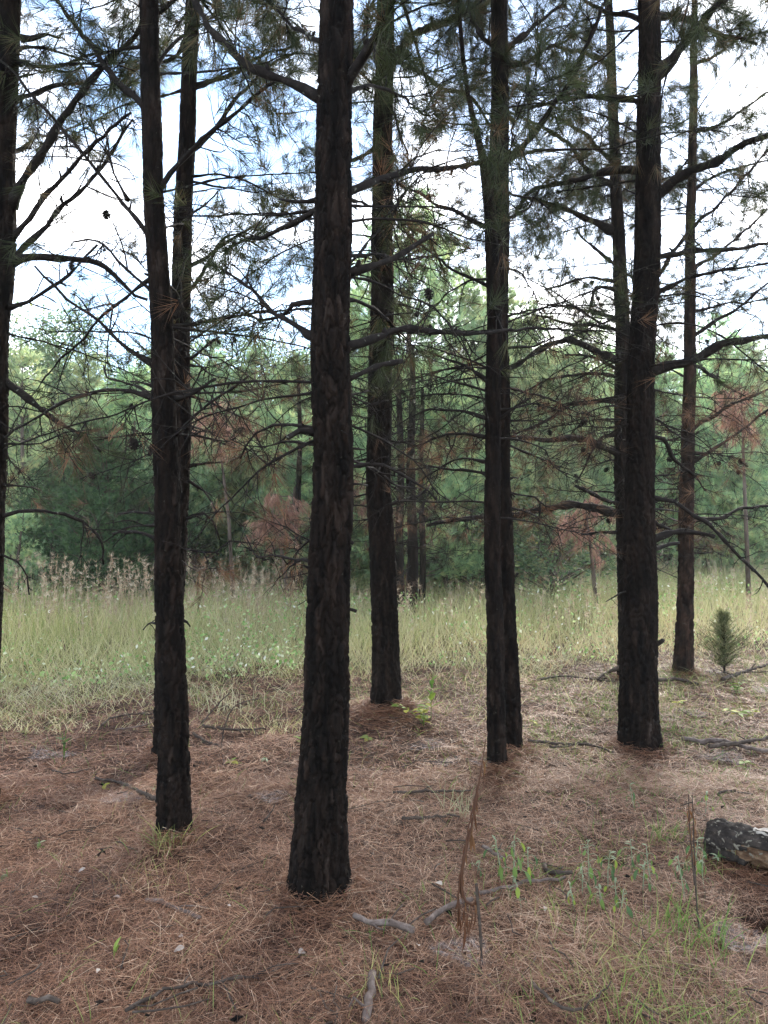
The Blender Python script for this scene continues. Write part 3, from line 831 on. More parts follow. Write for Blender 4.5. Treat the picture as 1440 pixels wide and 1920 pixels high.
# ------------------------------------------------------------------ tree line beyond the meadow
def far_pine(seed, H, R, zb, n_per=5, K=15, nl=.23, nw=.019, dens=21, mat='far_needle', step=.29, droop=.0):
    g = np.random.default_rng(seed)
    wood, m = MB(), MB()
    zz = np.linspace(0, H, 12)
    wob = np.cumsum(g.normal(0, .03, (12, 2)), 0)
    ax = np.stack([wob[:, 0] * zz / H * 2, wob[:, 1] * zz / H * 2, zz], -1)
    tube(wood, ax, np.linspace(.10 + H * .006, .015, 12), 8)
    P_, D_ = [], []
    for h in np.arange(zb, H - .1, step):
        u = (h - zb) / (H - zb)
        c = np.array([np.interp(h, zz, ax[:, 0]), np.interp(h, zz, ax[:, 1]), h])
        gap = g.random() < .12
        for _ in range(n_per if not gap else 1):
            az = g.uniform(0, 2 * pi)
            ln = R * ((1 - u) ** .75 * (.55 + .45 * min(1, u * 5)) + .10) * g.uniform(.55, 1.15)
            dv = np.array([cos(az), sin(az), g.uniform(-.05, .45) - droop + .35 * u])
            pts = np.array([c + dv * ln * f + np.array([0, 0, .18 * ln * f * f]) for f in (0, .4, .75, 1)])
            tube(wood, pts, [.022, .016, .010, .004], 3, cap=False)
            nt_ = max(3, int(dens * ln))
            f = g.uniform(.28, 1.0, nt_) ** .8
            sp = .09 + .10 * ln * (1 - np.abs(f - .6))[:, None]
            pp = c + dv * (ln * f)[:, None] + np.array([0, 0, .18 * ln]) * (f * f)[:, None] + g.normal(0, 1, (nt_, 3)) * sp * np.array([1, 1, .55])
            P_.append(pp); D_.append(dv * .6 + np.array([0, 0, .55]) + g.normal(0, .45, (nt_, 3)))
    needle_tufts(m, np.concatenate(P_), np.concatenate(D_), K, nl, nw, .75, 0, 1, g)
    return wood.mesh('trunk', M['far_bark']), m.mesh('crown', M[mat])

def leaf_tree(seed, H, R, zb, n=5200, size=.085, mat='broad', clumps=70):
    g = np.random.default_rng(seed)
    wood, m = MB(), MB()
    tube(wood, [[0, 0, 0], [.05, .02, H * .35], [-.04, .05, H * .7], [.02, 0, H * .95]], [.07, .055, .035, .01], 7)
    cc = []
    for _ in range(clumps):
        u = g.random() ** .8
        h = zb + (H - zb) * u
        rr = R * math.sqrt(max(.05, 1 - (2 * u - .85) ** 2 * .75)) * math.sqrt(g.random())
        a = g.uniform(0, 2 * pi)
        c = np.array([cos(a) * rr, sin(a) * rr, h]); cc.append(c)
        tube(wood, [[0, 0, max(.2, h - rr * .7)], c * [.5, .5, 1] - [0, 0, rr * .25], c], [.02, .012, .004], 3, cap=False)
    cc = np.array(cc)
    p = cc[g.integers(0, clumps, n)] + g.normal(0, R * .14, (n, 3))
    a = norm(g.normal(size=(n, 3)) + [0, 0, -.4]); s = norm(np.cross(a, g.normal(size=(n, 3))))
    l = size * g.uniform(.6, 1.2, (n, 1))
    V = np.stack([p, p + a * l * .5 + s * l * .28, p + a * l, p + a * l * .5 - s * l * .28], 1).reshape(-1, 3)
    m.add(V, None, np.arange(n * 4).reshape(-1, 4), np.repeat(np.clip(g.beta(2, 2.6, n), 0, 1), 4))
    return wood.mesh('trunk', M['far_bark']), m.mesh('crown', M[mat])

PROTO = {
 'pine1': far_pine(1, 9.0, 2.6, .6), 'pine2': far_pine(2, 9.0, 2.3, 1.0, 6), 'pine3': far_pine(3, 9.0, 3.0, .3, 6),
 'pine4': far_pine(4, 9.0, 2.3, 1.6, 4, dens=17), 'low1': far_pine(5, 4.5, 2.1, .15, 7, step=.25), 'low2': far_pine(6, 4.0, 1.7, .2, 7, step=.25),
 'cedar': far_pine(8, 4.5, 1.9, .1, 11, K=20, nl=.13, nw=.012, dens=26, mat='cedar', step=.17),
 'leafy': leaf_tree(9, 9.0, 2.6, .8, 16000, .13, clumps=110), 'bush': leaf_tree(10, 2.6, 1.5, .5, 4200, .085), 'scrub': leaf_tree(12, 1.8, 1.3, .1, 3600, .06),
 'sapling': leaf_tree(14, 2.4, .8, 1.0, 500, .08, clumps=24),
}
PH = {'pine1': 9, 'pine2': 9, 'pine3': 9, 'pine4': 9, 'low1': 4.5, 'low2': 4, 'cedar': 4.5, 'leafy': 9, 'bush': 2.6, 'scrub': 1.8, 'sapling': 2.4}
def place(kind, px, d, ytop, name, label, cat, group=None, wide=1., base_z=None):
    """a copy whose foot stands d metres away and whose top reaches photo row ytop"""
    p = at(px, 1000, d); x = p[0]
    z = float(gz(x, d)) - .03
    h = (1000 - ytop) / FPX * d + EYE - z
    s = h / PH[kind]
    e = empty(name, (x, d, z), label, cat, group)
    rz = random.uniform(0, 6.28)
    for nm, me in zip(('trunk', 'crown'), PROTO[kind]):
        q = bpy.data.objects.new(nm, me); C.objects.link(q); q.parent = e
        q.scale = (s * wide, s * wide, s); q.rotation_euler = (0, 0, rz)
        if nm == 'crown': q['kind'] = 'stuff'
    return e
TL = 'pines of the tree line beyond the meadow'
LN = [
 ('pine1', 40, 20, 655, 'hazy pine of the tree line beside the left edge trunk'),
 ('pine2', 150, 24, 668, 'slender pale green pine beyond the dark cedar, left part of the tree line'),
 ('pine3', 245, 21, 690, 'wide bushy pine of the tree line just left of the slim front pine'),
 ('pine1', 395, 22, 640, 'hazy pine with rust coloured dead boughs, between the slim and the stoutest trunks'),
 ('pine4', 470, 23, 655, 'loose pale pine of the tree line a little left of the stoutest trunk'),
 ('pine3', 545, 19, 668, 'bushy pine of the tree line touching the left side of the stoutest trunk'),
 ('pine2', 665, 22, 560, 'pine of the tree line seen in the gap right of the stoutest trunk'),
 ('pine1', 772, 15.5, 375, 'tallest loose pine far behind, seen right of the second middle trunk'),
 ('pine1', 692, 17, 490, 'loose pine of the tree line rising behind the second middle trunk'),
 ('pine2', 945, 20, 520, 'tall hazy pine of the tree line just right of the touching pair'),
 ('pine4', 1010, 22, 560, 'loose tall pine in the bright gap between the touching pair and the stout right pine'),
 ('pine1', 1100, 24, 600, 'tall dark topped pine left of the stout right pine under the hooked limb'),
 ('pine4', 1370, 25, 590, 'tall loose pine of the tree line near the right edge'),
 ('pine1', 838, 18, 440, 'tall thin crowned pine left of the touching pair of trunks'),
 ('pine1', 900, 22, 560, 'hazy pine right behind the touching pair of trunks'),
 ('pine4', 985, 24, 600, 'pine below the brightest sky, right of the touching pair'),
 ('pine3', 1065, 26, 650, 'bushy hazy pine in the gap left of the stout right pine'),
 ('pine1', 1135, 30, 655, 'distant hazy pine close against the left side of the stout right pine'),
 ('pine2', 1250, 31, 640, 'distant pine in the narrow gap left of the thin reddish pine'),
 ('pine1', 1335, 29, 655, 'distant pine just right of the thin reddish pine'),
 ('pine3', 1400, 27, 640, 'dense green pine of the tree line at the right edge'),
 ('pine4', 1475, 30, 600, 'tall distant pine partly cut off by the right edge'),
 ('low2', 545, 16, 860, 'low bright green young pine at the meadow edge left of the stoutest trunk'),
 ('low1', 460, 18, 850, 'low spreading young pine behind the grass between two left trunks'),
 ('low1', 400, 19.5, 830, 'low dusky young pine right of the slim front pine'),
 ('low2', 690, 18, 880, 'low pine between the two middle trunks at the meadow edge'),
 ('low1', 1400, 24, 850, 'low dark green pine at the right end of the tree line'),
 ('low2', 1320, 27, 900, 'low bushy pine behind the meadow right of the thin reddish pine'),
 ('low1', 330, 17, 800, 'mid green young pine hidden partly behind the two left trunks'),
 ('low2', 620, 15.5, 900, 'low young pine showing at both sides of the stoutest trunk'),
 ('low1', 860, 20, 780, 'spreading young pine behind the brown slim trunks in the middle distance'),
 ('low1', 1010, 19, 840, 'bushy young pine behind the leafy bush'),
 ('low2', 1120, 22, 880, 'bushy young pine left of the stout right pine at the far meadow edge'),
 ('low1', 1250, 26, 830, 'rounded young pine in the gap left of the thin reddish pine'),
 ('low2', 30, 15, 960, 'low pine bush at the left edge beside the dark cedar'),
]
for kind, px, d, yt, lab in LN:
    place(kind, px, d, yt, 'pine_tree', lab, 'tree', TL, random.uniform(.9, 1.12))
place('cedar', 215, 15.5, 800, 'cedar_tree', 'dark dense bushy cedar behind the tall tan grass on the left', 'tree', None, 1.0)
place('cedar', 95, 17.5, 860, 'cedar_tree', 'smaller dark cedar peeping out left of the big bushy one', 'tree', None, 1.0)
place('leafy', 100, 27, 595, 'broadleaf_tree', 'round yellowish broadleaf crown topping the left skyline', 'tree', None, 1.1)
place('leafy', 500, 30, 640, 'broadleaf_tree', 'pale feathery broadleaf tree above the rust coloured boughs', 'tree', None, 1.1)
place('leafy', 330, 30, 640, 'broadleaf_tree', 'pale broadleaf crown hidden mostly by the paired left trunks', 'tree', None, 1.)
place('bush', 1040, 15.5, 945, 'leafy_bush', 'leafy green bush at the meadow edge left of the stout right pine', 'shrub', None, 1.5)
place('bush', 905, 17, 950, 'leafy_bush', 'thin leafy bush with yellowing leaves behind the touching pair', 'shrub', None, 1.3)
for px, d, yt, lab in [(835, 16, 985, 'small leaning sapling with bare lower stem in the middle distance'), (853, 18, 990, 'thin upright sapling behind the leaning sapling'), (886, 17, 1000, 'dark stemmed sapling left of the touching pair of trunks')]:
    place('sapling', px, d, yt, 'sapling', lab, 'sapling', 'saplings in the middle distance', 1.)
for px, d, yt, lab in [(370, 17, 1010, 'grey green scrub behind the grass right of the slim front pine'), (510, 18.5, 1000, 'dim grey scrub under the low pines left of the stoutest trunk'),
                       (20, 16.5, 1030, 'weedy scrub at the left edge below the cedar'), (1120, 25, 990, 'shaded scrub at the far meadow edge left of the stout right pine'),
                       (1260, 31, 1000, 'shaded scrub in the gap beside the thin reddish pine'), (1350, 30, 995, 'shaded scrub under the distant pines on the right'), (1440, 28, 990, 'shaded scrub cut off by the right edge'), (640, 20, 990, 'shaded scrub behind the stoutest trunk')]:
    place('scrub', px, d, yt, 'scrub_bush', lab, 'shrub', 'scrub along the foot of the tree line', 1.7)
# slim bare trunks standing in the middle distance
for px, d, w, yt, lab in [(750, 12.5, 18, 700, 'grey pine trunk in the middle distance touching the second middle trunk'), (772, 13, 20, 640, 'brown pine trunk in the middle distance between its two neighbours'), (791, 14, 12, 690, 'thin dark trunk in the middle distance, rightmost of three'), (560, 15, 13, 700, 'thin dark trunk in front of the low pine left of the stoutest trunk')]:
    p = at(px, 1000, d); z = float(gz(p[0], d))
    h = (1000 - yt) / FPX * d + EYE
    e = empty('pine_tree', (p[0], d, z), lab, 'tree', 'slim trunks in the middle distance')
    m = MB(); g = np.random.default_rng(int(px))
    zz = np.linspace(-.05, h, 40)
    P = np.stack([p[0] + .02 * np.sin(zz * 2 + px), np.full(40, d), zz + z], -1)
    tube(m, P, w * d / FPX / 2 * np.linspace(1.15, .5, 40) * (1 + g.normal(0, .05, 40)), 12)
    m.build('trunk', M['bark'], e)
    for q in range(16):
        hh = g.uniform(1.0, h); az = g.uniform(0, 2 * pi); ln = g.uniform(.5, 1.5)
        dv = np.array([cos(az), sin(az), g.uniform(-.2, .35)])
        B = Branch()
        pts = np.array([[p[0], d, z + hh] + dv * ln * f + np.array([0, 0, -.12 * f * f]) for f in (0, .33, .66, 1)])
        grow(B, pts, .010, .8 if hh > 2 else .5, g, .3, twigs=.8)
        brown = hh < 2.4 and g.random() < .3
        finish_branch(B, e, g, 'brown_needle' if brown else 'needle', K=8 if brown else 14, nw=.006, nl=.17, cone_p=.4)
# rust coloured dead boughs
for px, d, py, lx, lab in [(400, 13.5, 790, .85, 'rust red dead pine top right of the slim front pine'), (505, 12.8, 965, .55, 'drooping rust red dead bough below the other left of the stoutest trunk'), (1400, 13, 750, .8, 'bright orange dead bough at the right edge'), (1105, 12.5, 975, .6, 'orange dead bough low behind the stout right pine'), (690, 14, 930, .5, 'dull red dead bough between the two middle trunks')]:
    p = at(px, py, d); g = np.random.default_rng(int(px * 3))
    z = float(gz(p[0], d + .6))
    e = empty('dead_pine', (p[0], d + .6, z), lab, 'dead tree', 'dead rust coloured pines')
    w = MB(); tube(w, [[p[0] + .3, d + .6, z - .05], [p[0] + .2, d + .5, z + p[2] * .5], [p[0], d + .2, p[2] + .2]], [.05, .035, .012], 7)
    w.build('trunk', M['far_bark'], e)
    m = MB(); P_, D_ = [], []
    wb = MB()
    for q in range(18):
        s0 = np.array([p[0] + g.uniform(-.3, .3), d + .3, p[2] + g.uniform(-.4, .4)])
        dv = np.array([g.uniform(-1, 1), g.uniform(-.7, .3), g.uniform(-.9, .35)]); ln = lx * g.uniform(.5, 1.0)
        tube(wb, [s0, s0 + dv * ln * .5 + [0, 0, .05], s0 + dv * ln - [0, 0, .12]], [.014, .009, .004], 3, cap=False)
        f = g.uniform(.2, 1, 26)
        P_.append(s0 + dv * (ln * f)[:, None] + g.normal(0, .05, (26, 3)) - np.array([0, 0, .12]) * (f * f)[:, None]); D_.append(np.tile(dv * .5 + [0, 0, -.8], (26, 1)))
    needle_tufts(m, np.concatenate(P_), np.concatenate(D_), 9, .16, .007, .6, 0, 1, g)
    wb.build('boughs', M['far_bark'], e)
    q = m.build('crown', M['red_needle'], e); q['kind'] = 'stuff'
# packed rows behind the front of the tree line
for q in range(46):
    px = -260 + q * 43 + random.uniform(-20, 20)
    d = random.uniform(27, 33) if px < 950 else random.uniform(34, 40)
    place(random.choice(['pine1', 'pine2', 'pine3', 'leafy', 'pine4']), px, d, random.uniform(650, 720), 'pine_tree',
          'hazy tree in the packed rows behind the front of the tree line', 'tree', 'trees in the packed rows behind the tree line', 1.3)

# ------------------------------------------------------------------ needle litter
def scatter(n, y0, y1, k=.60, m=1.0, p=1.):
    """points in the ground wedge in view, p > 1 favours the near end"""
    y = y0 + (y1 - y0) * rng.random(n) ** p
    x = (rng.random(n) * 2 - 1) * (k * y + m)
    return x, y
def litter(n, y0, y1, p, w, name='needle_litter'):
    x, y = scatter(n, y0, y1, .58, .7, p)
    keep = (y < meadow_edge(x) + rng.uniform(-.3, 2.2, n))
    for (hx, hy, r, d) in HOLES: keep &= (np.hypot(x - hx, y - hy) > r * rng.uniform(.5, 1.0, n))
    x, y = x[keep], y[keep]; n = len(x)
    lump = vnoise(x, y, .28, 1)
    az = rng.uniform(0, 2 * pi, n) + 2.5 * vnoise(x, y, .5, 8)
    el = rng.normal(.02, .20, n)
    D = np.stack([np.cos(az) * np.cos(el), np.sin(az) * np.cos(el), np.sin(el)], -1)
    ln = rng.uniform(.07, .17, n)
    z = gz(x, y) + .004 + rng.random(n) ** 1.6 * (.008 + .068 * lump ** 1.7)
    bend = np.stack([-np.sin(az), np.cos(az), 0 * az], -1) * (ln * rng.normal(0, .22, n))[:, None]
    bend[:, 2] = -ln * np.abs(np.sin(el)) * .8
    P = np.stack([x, y, z], -1) - D * (ln / 2)[:, None]
    P[:, 2] = np.maximum(P[:, 2], gz(P[:, 0], P[:, 1]) + .003)
    t = np.clip(.46 + .35 * (vnoise(x, y, .7, 5) - .5) + rng.normal(0, .26, n), 0, 1)
    ribbons(mbx, P, D, ln, w * (1 + .10 * y), bend, 2, t, side=norm(np.cross(D, np.array([0, 0, 1]) + rng.normal(0, .35, (n, 3)))))
mbx = MB()
litter(125000, 1.9, 4.6, 1.15, .0014)
litter(95000, 4.2, 9.5, 1.2, .0023)
o = mbx.build('needle_litter', M['litter'])
set_props(o, 'thick carpet of fallen reddish brown pine needles on the forest floor', 'pine needles', kind='stuff')
# needles heaped against the foot of tree E
mbx = MB()
ex, ey = TREES['E']['xy']
n = 2600
a = rng.uniform(0, 2 * pi, n); rr = .13 + np.abs(rng.normal(0, .13, n))
x, y = ex + np.cos(a) * rr, ey + np.sin(a) * rr
az = a + pi / 2 + rng.normal(0, .6, n)
D = np.stack([np.cos(az), np.sin(az), rng.normal(0, .25, n)], -1)
z = gz(x, y) + rng.random(n) * .08 * np.exp(-(rr - .13) / .12) + .01
ribbons(mbx, np.stack([x, y, z], -1) - norm(D) * .06, D, rng.uniform(.08, .16, n), .0034, np.zeros((n, 3)), 2, np.clip(rng.normal(.35, .2, n), 0, 1))
set_props(mbx.build('needle_heap', M['litter']), 'heap of brown needles piled round the foot of the second middle trunk', 'pine needles', kind='stuff')

mbx = MB()
for k_, t_ in TREES.items():
    r0_ = t_['axis'][3][0]
    n = 700
    a = rng.uniform(0, 2 * pi, n); rr = r0_ * 1.05 + np.abs(rng.normal(0, .055, n))
    x, y = t_['xy'][0] + np.cos(a) * rr, t_['xy'][1] + np.sin(a) * rr
    az = a + pi / 2 + rng.normal(0, .7, n)
    D = np.stack([np.cos(az), np.sin(az), rng.normal(0, .3, n)], -1)
    z = gz(x, y) + rng.random(n) * .05 * np.exp(-(rr - r0_) / .06) + .008
    ribbons(mbx, np.stack([x, y, z], -1) - norm(D) * .05, D, rng.uniform(.06, .14, n), .0017 * (1 + .12 * y), np.zeros((n, 3)), 2, np.clip(rng.normal(.4, .22, n), 0, 1))
set_props(mbx.build('needle_collar', M['litter']), 'loose needles gathered in rings against the feet of the near trunks', 'pine needles', kind='stuff')

# ------------------------------------------------------------------ grass
def blades(mb, x, y, h, w, lean, t, seg=2):
    n = len(x)
    az = rng.uniform(0, 2 * pi, n)
    D = np.stack([np.cos(az) * lean, np.sin(az) * lean, np.ones(n)], -1)
    bend = np.stack([np.cos(az), np.sin(az), 0 * az], -1) * (h * rng.uniform(.1, .7, n) * (.4 + lean))[:, None]
    bend[:, 2] = -h * rng.uniform(.0, .35, n) * (.5 + lean)
    ribbons(mb, np.stack([x, y, gz(x, y) - .01], -1), D, h, w, bend, seg, t)
mbg = MB()
x, y = scatter(150000, 5.6, 36, .64, 1.2, 1.9)
edge = meadow_edge(x)
keep = y > edge + rng.normal(.4, 1.05, len(x)) + 2.2 * (vnoise(x, y, .8, 77) - .5)
x, y = x[keep], y[keep]; n = len(x)
rise = np.clip((y - meadow_edge(x)) / 3.0, 0.05, 1)
pat = vnoise(x, y, 1.3, 11)
h = (.10 + .50 * rise ** .95) * rng.uniform(.4, 1.25, n) * (.7 + .55 * pat)
t = np.clip(.16 + .5 * vnoise(x, y, 2.2, 4) + .2 * (vnoise(x, y, .4, 9) - .5) + rng.normal(0, .24, n) + .25 * (1 - rise), 0, 1)
blades(mbg, x, y, h, .0045 * (1 + .055 * y), np.abs(rng.normal(.12, .2, n)) + .7 * (1 - rise) * rng.random(n), t, 2)
# low leafy weeds and pale flower heads among the grass
fx, fy = scatter(60000, 6.5, 30, .64, 1.2, 1.7)
fk = (fy > meadow_edge(fx) + .5) & (vnoise(fx, fy, 1.1, 41) * .6 + vnoise(fx, fy, .35, 42) * .4 > rng.uniform(.40, .75, len(fx)))
fx, fy = fx[fk], fy[fk]; fn = len(fx)
fz = gz(fx, fy) + rng.uniform(.12, .62, fn) * np.clip((fy - meadow_edge(fx)) / 2.5, .25, 1)
fp = np.stack([fx, fy, fz], -1)
fa = norm(rng.normal(size=(fn, 3))); fs_ = norm(np.cross(fa, rng.normal(size=(fn, 3)))); fl_ = (rng.uniform(.018, .05, fn) * (1 + .03 * fy))[:, None]
mfl = MB(); mfl.add(np.stack([fp, fp + fa * fl_ * .5 + fs_ * fl_ * .3, fp + fa * fl_, fp + fa * fl_ * .5 - fs_ * fl_ * .3], 1).reshape(-1, 3), None, np.arange(fn * 4).reshape(-1, 4), np.repeat(np.clip(rng.normal(.45, .3, fn), 0, 1), 4))
set_props(mfl.build('meadow_weeds', M['meadow_weed']), 'small pale leaves and flower heads of weeds speckling the meadow', 'weeds', kind='stuff')
set_props(mbg.build('meadow_grass', M['grass']), 'tall pale green and straw coloured grass filling the open meadow', 'grass', kind='stuff')
# bleached bent grass along the edge
mbg = MB()
n = 6500
x = rng.uniform(-5.5, 6.5, n); y = meadow_edge(x) + rng.normal(.8, .7, n)
kp = vnoise(x, y, .6, 17) > np.where(x < -.3, .42, .75)
x, y = x[kp], y[kp]; n = len(x)
blades(mbg, x, y, rng.uniform(.10, .30, n), .005, rng.uniform(.3, 1.1, n), rng.random(n), 4)
set_props(mbg.build('bleached_grass', M['bluegrass']), 'bleached bent grass lying along the near edge of the meadow', 'grass', kind='stuff')
# seed heads
mbg = MB(); mst = MB()
xs = np.concatenate([rng.uniform(-8.5, -1.5, 520), rng.uniform(-9, 17, 2200)])
ys = np.concatenate([rng.uniform(9.5, 14.5, 520), rng.uniform(8.5, 26, 2200)])
n = len(xs)
hh = np.concatenate([rng.uniform(.6, 1.3, 520), rng.uniform(.4, .95, 2200)])
zb = gz(xs, ys)
lean = rng.normal(0, .12, (n, 2))
D = np.stack([lean[:, 0], lean[:, 1], np.ones(n)], -1)
ribbons(mbg, np.stack([xs, ys, zb], -1), D, hh, .005 * (1 + .04 * ys), np.zeros((n, 3)), 2, rng.uniform(.2, .7, n))
tops = np.stack([xs, ys, zb], -1) + norm(D) * (hh * .93)[:, None]
sel = rng.random(n) < .8
for f_ in (0, .06, .13, .2): needle_tufts(mbg, tops[sel] - norm(D[sel]) * (f_ + rng.normal(0, .02, (sel.sum(), 1))), D[sel] + rng.normal(0, .5, (sel.sum(), 3)), 5, .085, .009, .9, .0, 1)
set_props(mbg.build('seed_head_grass', M['seed']), 'tan seed headed grass standing above the meadow', 'grass', kind='stuff')
# grass coming up through the needles
mbg = MB()
x, y = scatter(52000, 1.9, 9, .58, .5, 1.)
den = .06 + .85 * np.clip((x - .25) / .8, 0, 1) * np.clip((3.9 - y) / 1.2, 0, 1) + .85 * np.clip((x - .2) / 1.6, 0, 1) * np.clip((y - 3.6) / 1.5, 0, 1)
den = np.maximum(den, .55 * np.clip((y - meadow_edge(x) + 1.7) / 1.7, 0, 1))
keep = rng.random(len(x)) < den * np.clip((vnoise(x, y, .35, 21) - .25) * 2.2, 0, 1.2)
x, y = x[keep], y[keep]; n = len(x)
blades(mbg, x, y, rng.uniform(.04, .15, n), .0026 * (1 + .08 * y), np.abs(rng.normal(.55, .4, n)), np.clip(.02 + .62 * vnoise(x, y, .5, 31) + rng.normal(0, .2, n), 0, 1), 3)
set_props(mbg.build('short_grass', M['shortgrass']), 'short green and straw grass coming up through the needles', 'grass', kind='stuff')

def tuft(px, py, n, h, lab, mat='shortgrass', lo=.2, hi=.7, spread=.05, w=.004):
    p = on_ground(px, py); m = MB()
    xx = p[0] + rng.normal(0, spread, n); yy = p[1] + rng.normal(0, spread, n)
    blades(m, xx, yy, h * rng.uniform(.5, 1.1, n), w, np.abs(rng.normal(.3, .25, n)), rng.uniform(lo, hi, n), 4)
    o = m.build('grass_tuft', M[mat], loc=p)
    set_props(o, lab, 'grass tuft', 'grass tufts on the forest floor', 'stuff')
tuft(312, 1592, 46, .20, 'yellow green grass tuft at the foot of the slim front pine', spread=.06)
tuft(288, 1660, 40, .12, 'straw coloured grass tuft in front of the slim front pine', lo=.6, hi=1, spread=.08)
tuft(860, 1530, 30, .26, 'arching blue green grass tuft left of the tall withered stem', 'bluegrass', 0, .4, .05)
tuft(1305, 1770, 90, .20, 'bright green grass tuft at the foot of the tall dead weed', lo=0, hi=.45, spread=.09)
tuft(1250, 1575, 50, .16, 'fresh grass tuft behind the weeds near the fallen log', lo=0, hi=.5, spread=.07)
tuft(1190, 1900, 70, .15, 'loose grass tuft at the bottom edge below the dead weed', lo=.1, hi=.7, spread=.12)
tuft(720, 1860, 26, .14, 'straw coloured grass tuft near the bottom middle', lo=.5, hi=1, spread=.06)
tuft(1100, 1760, 60, .16, 'green and straw grass tuft below the hanging leaved weeds', lo=.1, hi=.9, spread=.12)
tuft(425, 1335, 60, .30, 'dry grass tuft among sticks right of the slim front pine', 'bluegrass', .2, .9, .14, .006)
tuft(1265, 1310, 40, .16, 'small yellow green grass tuft in front of the thin reddish pine', lo=.2, hi=.6, spread=.07, w=.006)

# ------------------------------------------------------------------ fallen sticks
def stick(px, wpx, lab, mat='dark_stick', tip=.4, lift=.008, forks=2, z=None, name='fallen_branch'):
    P = []
    for k, q in enumerate(px):
        p = on_ground(q[0], q[1])
        if len(q) > 2: p = at(q[0], q[1], q[2])
        else: p = p + [0, 0, lift + .02]
        P.append(p)
    P = np.array(P); g = np.random.default_rng(int(px[0][0] * 7 + px[0][1]))
    dm = P[:, 1].mean()
    m = MB(); Q = spline(P, .03); n = len(Q)
    Q = Q + g.normal(0, .0035, Q.shape)
    r = wpx * dm / FPX / 2 * .72
    tube(m, Q, r * np.linspace(1, tip, n) * (1 + g.normal(0, .10, n)), 7)
    e = empty(name, P[0], lab, 'stick', 'sticks lying on the forest floor')
    m.build('stem', M[mat], e, smooth=True)
    for _ in range(forks):
        k = int(g.uniform(.25, .9) * (n - 2)); t = norm(Q[k + 1] - Q[k])
        dd = norm(t + norm(g.normal(size=3) * [1, 1, .35]) * .9); dd[2] = abs(dd[2]) * .5
        ln = g.uniform(.08, .25) * min(1.5, .3 + np.linalg.norm(P[-1] - P[0]))
        b_ = MB(); pts = np.array([Q[k] + dd * ln * f + g.normal(0, .01, 3) * f - [0, 0, .02 * f * f] for f in (0, .33, .66, 1)])
        pts[:, 2] = np.maximum(pts[:, 2], gz(pts[:, 0], pts[:, 1]) + .006)
        tube(b_, pts, max(.0018, r * .4) * np.linspace(1, .5, 4), 5)
        b_.build('side_twig', M[mat], e, smooth=True)
    return e
stick([(180,1468),(235,1480),(298,1502,3.95)], 8, 'brown stick leaning towards the base of the slim front pine', tip=1.3)
stick([(272,1703),(300,1710),(340,1722),(376,1738)], 13, 'short pale barked stick on the needles below the slim front pine', 'grey_twig', .7, .016, 1)
stick([(663,1735),(690,1748),(735,1748),(775,1764)], 15, 'thick broken stick with a pale end below the stoutest trunk', 'grey_twig', 1.2, .018, 1)
stick([(802,1748),(820,1728),(855,1712),(885,1702)], 17, 'grey root like stick beside the withered stem', 'grey_twig', .7, .018, 0)
stick([(890,1690),(950,1680),(1000,1668),(1060,1662)], 11, 'grey stick among the weeds right of the withered stem', 'grey_twig', .6, .016, 1)
stick([(1018,1638),(1030,1652),(1055,1656),(1075,1655)], 14, 'dark crooked stick end among the hanging leaved weeds', 'dark_stick', .6, .022, 2)
stick([(700,1845),(694,1880),(684,1935)], 22, 'pale thick stick running off the bottom edge', 'grey_twig', 1.1, .018, 1)
stick([(235,1918),(290,1885),(360,1866),(430,1858),(520,1832),(565,1810)], 10, 'long thin curved stick across the bottom left', 'dark_stick', .5, .014, 4)
stick([(52,1892),(85,1897),(112,1898)], 15, 'stubby dark stick near the bottom left corner', 'dark_stick', .9, .014, 0)
stick([(738,1497),(800,1494),(882,1493)], 8, 'dark straight stick right of the stoutest trunk', 'dark_stick', .6, .012, 1)
stick([(755,1548),(800,1544),(862,1541)], 9, 'bent brown stick below the dark straight one', 'dark_stick', .6, .012, 2)
stick([(990,1397),(1050,1404),(1105,1405),(1150,1420)], 9, 'dark wavy stick left of the base of the stout right pine', 'dark_stick', .5, .014, 3)
stick([(1030,1412),(1060,1410),(1100,1403)], 6, 'thin stick crossing the wavy stick by the stout right pine', 'dark_stick', .5, .02, 1)
stick([(1280,1398),(1310,1404),(1352,1402),(1400,1415),(1460,1424)], 14, 'mottled grey branch on the ground near the right edge', 'grey_twig', .6, .03, 4)
stick([(1330,1418),(1380,1412),(1450,1400)], 12, 'dark branch crossing the mottled grey one near the right edge', 'dark_stick', .7, .05, 3)
stick([(1168,1250,7.4),(1140,1268),(1120,1280)], 12, 'dark stick propped against the slender pine behind the stout right one', 'dark_stick', .6, .02, 1)
stick([(1010,1282),(1050,1275),(1090,1278),(1150,1285)], 7, 'thin dark stick between the touching pair and the stout right pine', 'dark_stick', .5, .02, 3)
stick([(1355,1285),(1390,1272),(1450,1252)], 10, 'long dark stick beside the juniper sapling running off the right edge', 'dark_stick', .6, .04, 3)
stick([(1232,1282),(1270,1280),(1310,1290)], 10, 'rough dark stick in front of the thin reddish pine', 'dark_stick', .6, .02, 2)
stick([(190,1376),(205,1362),(240,1354),(292,1350)], 6, 'arched thin twig left of the slim front pine', 'dark_stick', .5, .04, 3)
stick([(215,1378),(260,1372),(296,1360)], 5, 'thin grey twig under the arched twig by the slim front pine', 'grey_twig', .5, .02, 1)
stick([(362,1384),(385,1398),(415,1410)], 8, 'brown stick just right of the slim front pine', 'dark_stick', .6, .015, 0)
stick([(380,1370),(430,1378),(500,1376)], 8, 'dark low stick right of the slim front pine beside dry grass', 'dark_stick', .5, .02, 3)
